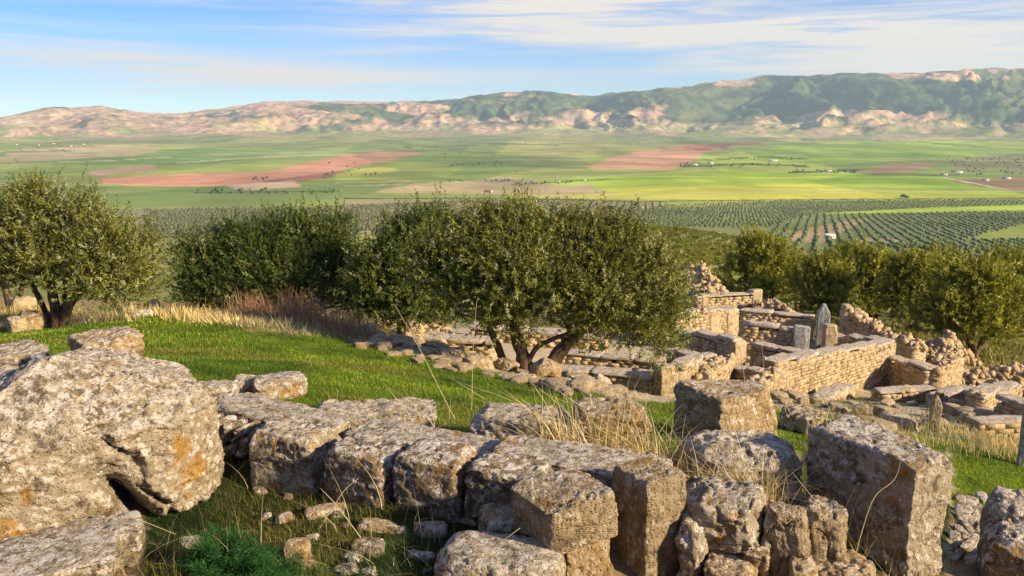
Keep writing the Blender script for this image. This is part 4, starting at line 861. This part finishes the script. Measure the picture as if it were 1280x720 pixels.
for i, (lb, base, lobes, D) in enumerate([
    ('tallest olive of the right row rising above the ruins', (955, 398), dome(952, 282, 46, 112), 54),
    ('olive with a short dark trunk second in the right row', (1030, 402), dome(1028, 305, 36, 92), 50),
    ('olive in the middle of the right row behind the tall pale pillar', (1092, 404), dome(1090, 303, 34, 92), 53),
    ('olive above the sloping rubble wall in the right row', (1140, 416), dome(1142, 312, 34, 98), 47),
    ('big spreading olive with black forked trunk nearest at the far right', (1218, 446), dome(1216, 318, 62, 112) + [(1165, 395, 26, 18, 0), (1268, 395, 26, 20, 0)], 40),
    ('olive cut off by the right edge behind the spreading one', (1300, 430), dome(1296, 312, 46, 100), 50),
    ('olive peeping out between highest rubble heap and tallest right olive', (905, 385), dome(902, 335, 22, 50), 58),
    ('olive in the second row in the gap right of the tallest olive', (998, 388), dome(994, 312, 26, 60), 64),
    ('olive in the second row above the spreading right olive', (1180, 400), dome(1176, 303, 34, 70), 62),
    ('olive in the second row between the last two at the right edge', (1255, 400), dome(1256, 303, 30, 70), 64),
    ('olive in the second row behind the sloping rubble wall', (1118, 392), dome(1062, 300, 28, 60), 66)]):
    bx, by = base
    if i == 4: st = [[(1218, 446, 0, .22), (1216, 432, 0, .2), (1208, 420, 0, .16), (1198, 408, 0, .1), (1186, 396, 0, .08)], [(1218, 436, 0, .15), (1228, 422, 0, .12), (1246, 418, 0, .1), (1266, 408, 0, .08)], [(1214, 430, 0, .12), (1216, 412, 0, .1), (1222, 392, 0, .08)]]
    else: st = [[(bx, by, 0, .2), (bx - 3, by - 14, 0, .17), (bx - 6, by - 26, 0, .12), (bx - 4, by - 40, 0, .1)], [(bx, by - 8, 0, .13), (bx + 8, by - 20, 0, .12), (bx + 14, by - 34, 0, .09)]]
    olive(lb, st, lobes, D, 3400 if i == 4 else (2400 if i < 6 else 1200), 420 + i, GROVE, 'olives in the row behind the right ruins', **rt)
# ------------------------------------------------------------------ the olive groves below
def grove_tree(seed):
    rg = np.random.default_rng(seed); n = 70; u = nrmz(rg.normal(size=(n, 3))); u[:, 2] = np.where(u[:, 2] < -.5, -u[:, 2], u[:, 2])
    c = u * np.array([1.5, 1.5, 1.15]) * rg.uniform(.6, 1.05, (n, 1)) + np.array([0, 0, 2.0])
    q, f, col = leaves(c, nrmz(u + np.array([0, 0, .4])), u, 9, np.full(n, .6), .6, .36, GROVE, rg)
    v, ft_ = tube([[0, 0, -.3], [.05, 0, .6], [0, .05, 1.4]], [.2, .15, .1], 6); k = len(q)
    tri = [list(x) for x in f] + [[i + k for i in g] for g in ft_]; V = np.concatenate([q, np.array(v)]); cc = np.concatenate([col, np.tile([.05, .035, .02], (len(v), 1))])
    return mk_mesh('grove_tree', V, tri, M['leaf'], False, cc)
GT = [grove_tree(500 + i) for i in range(4)]
def rows(poly_list, d0, d1, xw, step, ang, jit, seed):
    rg = np.random.default_rng(seed); n1 = int(2 * xw / step); n2 = int((d1 - d0) / step); I, J = np.meshgrid(np.arange(-n1, n1), np.arange(-n2, n2)); c, s = math.cos(ang), math.sin(ang)
    x = (I * c - J * s).ravel() * step; y = (I * s + J * c).ravel() * step + (d0 + d1) / 2; k = (np.abs(x) < xw) & (y > d0) & (y < d1); x, y = x[k], y[k]
    x = x + rg.normal(0, jit, len(x)); y = y + rg.normal(0, jit, len(y)); z = zg(x, y); px, py = proj(np.stack([x, y, z], 1)); k = polys(px, py, poly_list) & (rg.random(len(x)) < .95)
    return np.stack([x, y, z], 1)[k]
NEAR = rows([[(740, 278), (935, 281), (1290, 300), (1290, 352), (740, 352)]], 110, 470, 260, 6.2, .45, .5, 3)
NEAR = NEAR[np.argsort(np.hypot(NEAR[:, 0], NEAR[:, 1]))]
px_, py_ = proj(NEAR); vis = (px_ > 812) & (px_ < 960) & (py_ < 338)
rg_ = np.random.default_rng(8); cnt = 0; rest = []
for p, v_ in zip(NEAR, vis):
    if cnt < 290 and v_:
        o = obj('grove_olive_tree', GT[cnt % 4], p); s = rg_.uniform(.58, .85); o.scale = (s, s, s * rg_.uniform(.85, 1.1)); o.rotation_euler = (0, 0, rg_.uniform(0, 6)); cnt += 1
        tag(o, 'small round olive tree in the planted rows on the slope below the ruins', 'olive tree', 'olive rows on the near slope')
    else: rest.append(p)
BALLV, BALLF = cs(1); BALLV = nrmz(BALLV)
def far_mass(name, P, sz, pal, label, seed, cat='olive grove'):
    rg = np.random.default_rng(seed); n = len(P); s = rg.uniform(*sz, (n, 1, 1)); v = BALLV[None] * rg.uniform(.75, 1.2, (n, 8, 1)) * s * np.array([1, 1, .8]) + np.array([0, 0, .7]) * s + P[:, None]
    f = (BALLF[None] + (np.arange(n) * 8)[:, None, None]).reshape(-1, 4); c = np.array(pal)[rg.integers(len(pal), size=n)] * rg.uniform(.7, 1.3, (n, 1))
    o = obj(name, mk_mesh(name, v.reshape(-1, 3), f, M['leaf'], False, np.repeat(c, 8, 0))); return tag(o, label, cat, kind='stuff')
FARP = [[(780, 268), (835, 256), (960, 252), (1290, 250), (1290, 256), (1150, 260), (1020, 267), (960, 285), (800, 284)], [(960, 287), (1020, 268), (1120, 267), (1290, 263), (1290, 278), (1205, 300), (1290, 299), (1290, 325), (960, 325)]]
A_ = np.concatenate([rows([FARP[0]], 620, 1500, 900, 10.5, .2, .7, 4), rows([FARP[1]], 420, 1300, 900, 9.5, -.35, .7, 5)])
far_mass('olive_grove', A_, (1.3, 2.2), [(.13, .19, .08), (.11, .165, .09), (.17, .20, .07)], 'wide far olive groves in rows on the right of the valley', 6)
far_mass('slope_grove', np.array(rest), (1.0, 1.5), [(.17, .18, .03), (.11, .13, .022), (.22, .22, .05)], 'remaining rows of small olives on the slope behind the right olive row', 9)
B_ = rows([[(180, 262), (460, 256), (700, 248), (835, 254), (800, 272), (640, 294), (180, 300)]], 560, 1600, 620, 11.5, -.15, .8, 7)
far_mass('olive_grove', B_, (1.6, 2.4), [(.17, .19, .09), (.13, .16, .08)], 'pale far olive grove seen above the central trees', 8)
# clumps of dark trees and hedges over the fields
rg = np.random.default_rng(12); T = []
for x0, x1, y0, y1, n in [(755, 785, 261, 264, 6), (1126, 1140, 246, 248, 5), (985, 1075, 213, 217, 40), (850, 1010, 205, 209, 44), (900, 1000, 197, 200, 26), (560, 640, 203, 208, 22), (510, 620, 190, 196, 16), (640, 720, 227, 231, 14), (1180, 1280, 196, 212, 60), (240, 420, 237, 243, 36), (560, 640, 225, 228, 16), (70, 120, 178, 184, 24), (310, 335, 223, 226, 8), (405, 470, 204, 222, 18), (480, 680, 176, 188, 40), (900, 1150, 160, 176, 60), (640, 720, 166, 180, 30), (20, 110, 184, 190, 16), (1190, 1280, 214, 219, 20), (880, 920, 160, 166, 14)]:
    for _ in range(n): T.append(hit(rg.uniform(x0, x1), rg.uniform(y0, y1), 500, 11000))
far_mass('field_trees', np.array(T), (2.0, 4.6), [(.06, .09, .035), (.09, .11, .04)], 'scattered dark trees and hedges dotted over the valley fields', 13, 'trees')
# farm buildings
M['plaster'] = simple('white_plaster', (.78, .76, .72, 1)); M['tile'] = simple('clay_roof', (.36, .20, .13, 1)); M['dark'] = simple('dark_opening', (.03, .03, .035, 1))
def farmhouse(px, py, wpx, hpx, label, roof=True):
    P = hit(px, py, 150, 11000); D = P[1]; w = wpx / F * D * .8; h = hpx / F * D * .75; d = w * .6; R = thing('farmhouse', P, label, 'house', 'white farm buildings in the valley')
    v = BOX * np.array([w / 2, d / 2, h / 2 + .5]) + np.array([0, 0, h / 2 - .5]); obj('wall', mk_mesh('wall', v, BF, M['plaster'], False), P, R)
    rv_ = np.array([[-w / 2 * 1.06, -d / 2 * 1.1, h], [w / 2 * 1.06, -d / 2 * 1.1, h], [w / 2 * 1.06, d / 2 * 1.1, h], [-w / 2 * 1.06, d / 2 * 1.1, h], [-w / 2 * 1.06, 0, h * 1.3], [w / 2 * 1.06, 0, h * 1.3]])
    obj('roof', mk_mesh('roof', rv_, [[0, 1, 5, 4], [2, 3, 4, 5], [0, 4, 3], [1, 2, 5], [3, 2, 1, 0]], M['tile'] if roof else M['plaster'], False), P, R)
    for s in (-.27, .08, .3):
        v = BOX * np.array([w * .055, .08, h * (.3 if s == .08 else .16)]) + np.array([w * s, -d / 2 - .06, h * (.3 if s == .08 else .55)]); obj('door' if s == .08 else 'window', mk_mesh('opening', v, BF, M['dark'], False), P, R)
for a in [(1037, 298, 15, 6, 'white farmhouse nearest, just above the right olive row', False), (966, 178 + 24, 12, 2.5, 'long white barn among the upper green fields', False), (1035, 215, 10, 3, 'white house by the tree line right of centre', True), (1196, 216, 14, 3, 'white farmhouse at the left of the brown field', True), (1180, 219, 9, 2.5, 'small white shed beside the farmhouse near the brown field', True), (1232, 226, 8, 3, 'white house on the edge of the brown field', True), (1258, 224, 10, 3, 'white house at the right end of the brown field', True),
          (697, 228, 8, 2.5, 'small white house left of the bright green fields', True), (712, 228, 6, 2.5, 'tiny white shed beside the small house at the fields', True), (730, 226, 7, 2.5, 'white hut third in the short line left of centre', True), (868, 207, 9, 3, 'pinkish house in the tree clump below the red field', True), (888, 205, 8, 3, 'house in the trees right of the red field clump', True), (612, 240, 9, 2.5, 'white shed on the track above the central olive', True),
          (20, 181, 5, 1.3, 'leftmost white house of the far village', True), (48, 182, 4, 1.3, 'second white house of the far village', True), (66, 180, 6, 1.3, 'third white house of the far village', True), (88, 183, 5, 1.3, 'fourth white house of the far village', True), (104, 181, 5, 1.3, 'rightmost white house of the far village', True)]:
    farmhouse(*a[:4], a[4], a[5])
# ------------------------------------------------------------------ grass and dry stalks
def blades(n, L, r0, r1, hgt, wid, pal, seed, lean=.35, azr=36, edge=0.0, seg=1):
    rg = np.random.default_rng(seed); r = np.exp(rg.uniform(math.log(r0), math.log(r1), n)); a = np.radians(rg.uniform(-azr, azr, n)); x, y = r * np.sin(a), r * np.cos(a)
    z = zg(x, y); P = np.stack([x, y, z], 1); px, py = proj(P); k = polys(px + fbm(P * 1.3, 3, 66) * 10, py + fbm(P * 1.3 + 5, 3, 67) * 5, L)
    k &= fbm(P * .7, 3, seed) > rg.uniform(-1.3, -.1, n) + edge
    P = P[k]; r = r[k]
    J = ribbons(P - np.array([0, 0, .01]), hgt, wid, pal, rg, lean, seg, np.clip(r / 12, .6, 2.2))
    vv = fbm(J[0] * np.array([.9, .9, .2]), 4, 88)[:, None]; J[2][:] *= 1 + .8 * np.clip(vv, -1, .8) * np.array([1.1, .85, .6])
    dp = sstep(.15, .5, fbm(J[0] * np.array([.55, .55, .1]) + 3, 4, 89))[:, None] * .55; J[2][:] = J[2] * (1 - dp) + dp * np.array([.30, .25, .06]); return J
def ribbons(P, hgt, wid, pal, rg, lean, seg, ws=1.0, updir=None):
    n = len(P); h = rg.uniform(*hgt, n) * (1.3 if updir is not None else 1.0) * (1 + .35 * fbm(P * 1.2, 2, 5)); az = rg.uniform(0, 6.283, n); d = np.stack([np.cos(az), np.sin(az), az * 0], 1); sd = np.stack([-np.sin(az + rg.normal(0, .8, n)), np.cos(az), az * 0], 1)
    ln = rg.uniform(0, lean, n) * 2; w = rg.uniform(*wid, n) * ws; L = []
    for s in range(seg + 1):
        t = s / seg; c = P + np.array([0, 0, 1.]) * (h * t * (1 - .25 * ln * t))[:, None] + d * (h * ln * t * t)[:, None]
        if updir is not None: c = c + updir * (t * t)
        ww = (w * (1 - t) / 2)[:, None]
        if s < seg: L += [c - sd * ww, c + sd * ww]
        else: L += [c]
    m = len(L); V = np.stack(L, 1).reshape(-1, 3); b = np.arange(n)[:, None] * m; F3 = []
    for s in range(seg - 1):
        F3 += [b + np.array([[2 * s, 2 * s + 1, 2 * s + 3]]), b + np.array([[2 * s, 2 * s + 3, 2 * s + 2]])]
    F3 += [b + np.array([[2 * seg - 2, 2 * seg - 1, 2 * seg]])]
    pp = np.array([p[1] for p in pal]); c = np.array([p[0] for p in pal])[rg.choice(len(pal), n, p=pp / pp.sum())] * rg.uniform(.75, 1.25, (n, 1))
    return V, np.concatenate(F3), np.repeat(c, m, 0)
GP = [((0.145, 0.245, 0.012), .45), ((0.075, 0.165, 0.010), .28), ((0.24, 0.25, 0.028), .20), ((.36, .30, .10), .07)]
SP = [((0.58, 0.46, 0.22), .5), ((0.47, 0.35, 0.15), .25), ((.70, .60, .36), .25)]
def stuff(name, J, mat, label, cat): return tag(obj(name, mk_mesh(name, J[0], J[1], M[mat], False, J[2])), label, cat, kind='stuff')
stuff('lawn_grass', blades(190000, GREEN, 6.8, 22, (.025, .075), (.009, .016), GP, 31), 'blade', 'short bright green grass on the terrace behind the wall', 'grass')
stuff('dry_grass', blades(90000, DRY, 12, 30, (.10, .30), (.008, .014), SP + [((.16, .18, .04), .25)], 32, .5), 'straw', 'pale dry grass in front of the olives', 'dry grass')
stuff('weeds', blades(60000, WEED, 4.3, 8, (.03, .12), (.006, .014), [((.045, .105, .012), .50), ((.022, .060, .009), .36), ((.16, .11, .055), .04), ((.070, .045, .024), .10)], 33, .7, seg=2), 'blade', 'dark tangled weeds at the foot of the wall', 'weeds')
SLOPE = [[(840, 470), (1290, 440), (1290, 540), (1150, 545), (1000, 520), (840, 505)]]
stuff('ruin_grass', blades(26000, SLOPE, 14, 40, (.06, .22), (.010, .02), [((.10, .15, .02), .5), ((.33, .26, .11), .5)], 34, .5, edge=.45), 'straw', 'thin grass patches between the low ruined walls', 'grass')
UND = [[(840, 395), (1290, 395), (1290, 470), (1130, 445), (900, 400)]]
stuff('slope_grass', blades(30000, UND, 34, 62, (.15, .45), (.03, .05), [((.14, .15, .03), .6), ((.26, .20, .07), .4)], 35, .4), 'straw', 'olive coloured grass under the right row of olives', 'grass')
# reddish dry brush before the dark thicket
rg = np.random.default_rng(41)
for (x0, x1, y, D, n, h, lb) in [(285, 350, 398, 22.0, 500, (.3, .9), 'reddish dry brush at the left foot of the dark olive thicket'), (345, 410, 408, 20.5, 800, (.3, 1.0), 'largest bush of reddish dry stems before the dark olive thicket'), (400, 470, 420, 19.5, 800, (.2, .75), 'pinkish dry brush beside the heap of white stones')]:
    P = np.array([at(rg.normal((x0 + x1) / 2, (x1 - x0) / 4), y, D + rg.normal(0, .5)) for _ in range(n)]); P[:, 2] = zg(P[:, 0], P[:, 1]); b = P.mean(0)
    J = ribbons(P - b, h, (.010, .018), [((.36, .19, .12), .5), ((.44, .29, .18), .35), ((.22, .11, .07), .15)], rg, .45, 3)
    tag(obj('dry_brush', mk_mesh('dry_brush', J[0], J[1], M['straw'], False, J[2]), b), lb, 'dry bush')
# straw tufts among the foreground blocks
def tuft(px, py, D, spread, n, h, label, lean=.7, pal=SP, wid=(.004, .008), name='dry_grass_tuft', cat='dry grass', mat='straw', seg=5, drift=(0, 0)):
    b = at(px, py, D); b[2] = G(b[0], b[1]); P = rg.normal(0, spread, (n, 3)); P[:, 2] = zg(b[0] + P[:, 0], b[1] + P[:, 1]) - b[2] - .02
    up = np.stack([rg.normal(drift[0], .12, n), rg.normal(0, .1, n), rg.normal(drift[1], .04, n)], 1)
    J = ribbons(P, h, wid, pal, rg, lean, seg, 1.0, up); o = tag(obj(name, mk_mesh(name, J[0], J[1], M[mat], False, J[2]), b), label, cat)
    if spread > .4: o['kind'] = 'stuff'
    return o
W2 = (.009, .017)
tuft(1210, 640, 8.6, .3, 160, (.05, .16), 'short grass between the worn paving stones', .6, GP, (.006, .012), 'grass_tuft', 'grass', 'blade', 2)
tuft(760, 580, 7.15, .2, 170, (.28, .7), 'golden straw clump before the squarish block above the corner of the wall', .8, drift=(-.05, 0), wid=W2)
tuft(815, 585, 7.1, .2, 160, (.22, .55), 'golden straw clump between the tooled jamb and the low boulder', .9, wid=W2)
tuft(700, 575, 7.1, .14, 90, (.3, .7), 'thin straw clump before the rounded block', .8, drift=(-.15, 0), wid=W2)
tuft(905, 612, 6.35, .2, 170, (.2, .5), 'dense straw tuft in front of the low weathered boulder', .7, wid=W2)
tuft(955, 615, 6.35, .13, 160, (.25, .5), 'small straw tuft right of the dense one at the low boulder', .8, wid=W2)
tuft(505, 545, 7.8, .18, 70, (.2, .6), 'sparse straw at the right end of the flat grey slab', .9, wid=W2)
tuft(1235, 570, 13.5, .7, 420, (.2, .5), 'fringe of golden dry grass at the right edge below the footings', .6, wid=(.008, .014))
tuft(1110, 553, 12.5, .45, 240, (.15, .4), 'fringe of dry grass behind the top of the big right block', .6, wid=(.008, .014))
tuft(1050, 650, 6.3, .15, 40, (.3, .8), 'tangle of pale bare stems left of the big right block', 1.0, wid=(.004, .007))
tuft(1090, 690, 6.0, .18, 46, (.2, .6), 'dry stems at the foot of the big right block', 1.0, wid=(.004, .007))
tuft(330, 700, 5.2, .30, 50, (.12, .4), 'dry curled stems among weeds by the green feathery plant', 1.1, wid=(.003, .006))
tuft(480, 690, 5.4, .35, 50, (.12, .42), 'dry curled stems in weeds at the foot of the middle blocks', 1.1, wid=(.003, .006))
tuft(170, 700, 5.0, .2, 40, (.12, .35), 'dry stems between the low mossy stone and the weeds', 1.0, wid=(.003, .006))
tuft(300, 560, 7.0, .2, 60, (.15, .4), 'thin weeds between the huge boulder and the wall end', .8, [((.06, .08, .02), .7), ((.3, .22, .1), .3)])
tuft(1085, 640, 6.6, .14, 160, (.12, .3), 'green grass growing against the shaded face of the big right block', .6, GP, (.006, .010), 'grass_tuft', 'grass', 'blade', 3)
tuft(1000, 590, 7.6, .14, 160, (.1, .22), 'green grass between the low boulder and the big right block', .6, GP, (.006, .010), 'grass_tuft', 'grass', 'blade', 3)
def stalk(pts, D, r, label):
    P = np.array([at(x, y, D + i * .04) for i, (x, y) in enumerate(pts)]); g = G(P[0, 0], P[0, 1]); P[0, 2] = g - .03 if abs(g - P[0, 2]) < .6 else P[0, 2]
    Q = smooth_path(np.concatenate([P, np.linspace(r, r * .35, len(P))[:, None]], 1), 5); b = P[0].copy(); v, f = tube(Q[:, :3] - b, Q[:, 3], 5, 1, 0)
    tag(obj('dry_stalk', mk_mesh('dry_stalk', v, f, M['stalk']), b), label, 'dry stalk', 'single tall dry stalks')
M['stalk'] = simple('dry_stalk', (.55, .46, .27, 1))
for pts, D, lb in [([(589, 556), (590, 480), (592, 420), (596, 376)], 7.9, 'tallest upright dry stalk crossing the trunk of the central olive'), ([(585, 556), (556, 500), (527, 440), (494, 382)], 7.8, 'long dry stalk leaning left across the lawn'), ([(530, 540), (510, 515), (480, 480)], 7.7, 'short dry stalk leaning left over the flat grey slab'), ([(690, 575), (640, 520), (560, 470)], 7.3, 'long dry stalk arching left above the rounded block'), ([(745, 580), (690, 530), (640, 500), (575, 478)], 7.2, 'lowest long stalk sweeping left from the golden straw clump'),
                   ([(938, 545), (932, 480), (922, 420), (914, 370)], 8.4, 'dry stalk rising over the large cube block'), ([(952, 545), (958, 490), (952, 430)], 8.4, 'thinner stalk right of the one over the large cube block'), ([(805, 580), (808, 520), (806, 492)], 7.3, 'upright stalk beside the squarish block'), ([(395, 640), (430, 612), (448, 598)], 5.9, 'bare stick leaning on the face of the second wall block'), ([(460, 660), (420, 630), (400, 610)], 5.6, 'thin bent stem before the dark wall blocks'), ([(100, 690), (150, 640), (220, 668)], 5.0, 'kinked dry stem before the hollow of the huge boulder'), ([(560, 720), (610, 690), (650, 660)], 4.9, 'stem leaning over the bottom centre rock'),
                   ([(1062, 690), (1090, 620), (1120, 600), (1130, 560)], 5.9, 'forked bare stem across the face of the big right block'), ([(1050, 690), (1030, 640), (990, 590)], 5.8, 'bare stem leaning left from the big right block')]:
    stalk(pts, D, .0042, lb)
# feathery green plant, bottom left
def feathery(px, py, D, n, label):
    b = at(px, py, D); b[2] = G(b[0], b[1]); Bs, Ds = [], []
    for i in range(n):
        an = rg.uniform(0, 6.28); el = rg.uniform(.25, 1.3); l = rg.uniform(.18, .40); d = np.array([math.cos(an) * math.cos(el), math.sin(an) * math.cos(el), math.sin(el)])
        for t in np.linspace(.25, 1, 9):
            p = d * l * t + np.array([0, 0, -.12 * l * t * t * 2])
            for _ in range(5): Bs.append(p); Ds.append(nrmz(d * .8 + rg.normal(size=3) * .7))
    Bs, Ds = np.array(Bs), np.array(Ds); q, f, c = leaves(Bs, Ds, Ds, 4, np.full(len(Bs), .03), .045, .0045, [((.05, .165, .035), .55), ((.03, .10, .025), .45)], rg)
    tag(obj('feathery_plant', mk_mesh('feathery_plant', q, f, M['blade'], False, c), b), label, 'plant')
feathery(275, 712, 4.95, 110, 'feathery bright green plant in the weeds at the bottom left')
feathery(336, 716, 4.85, 40, 'small feathery green plant right of the larger one')
# ------------------------------------------------------------------ the air
def haze():
    m = NT('haze'); v = m.N('ShaderNodeVolumePrincipled'); v.inputs['Color'].default_value = (0.56, 0.76, 1.0, 1); v.inputs['Density'].default_value = 4.4e-5; v.inputs['Anisotropy'].default_value = 0.1
    m.L(v.outputs[0], m.out.inputs['Volume']); h = BOX * np.array([16500, 16500, 700]) + np.array([0, 0, 420])
    o = tag(obj('haze', mk_mesh('haze', h, BF, m.m, False)), 'thin blue haze over the valley', 'haze', kind='stuff'); o.display_type = 'WIRE'
haze()
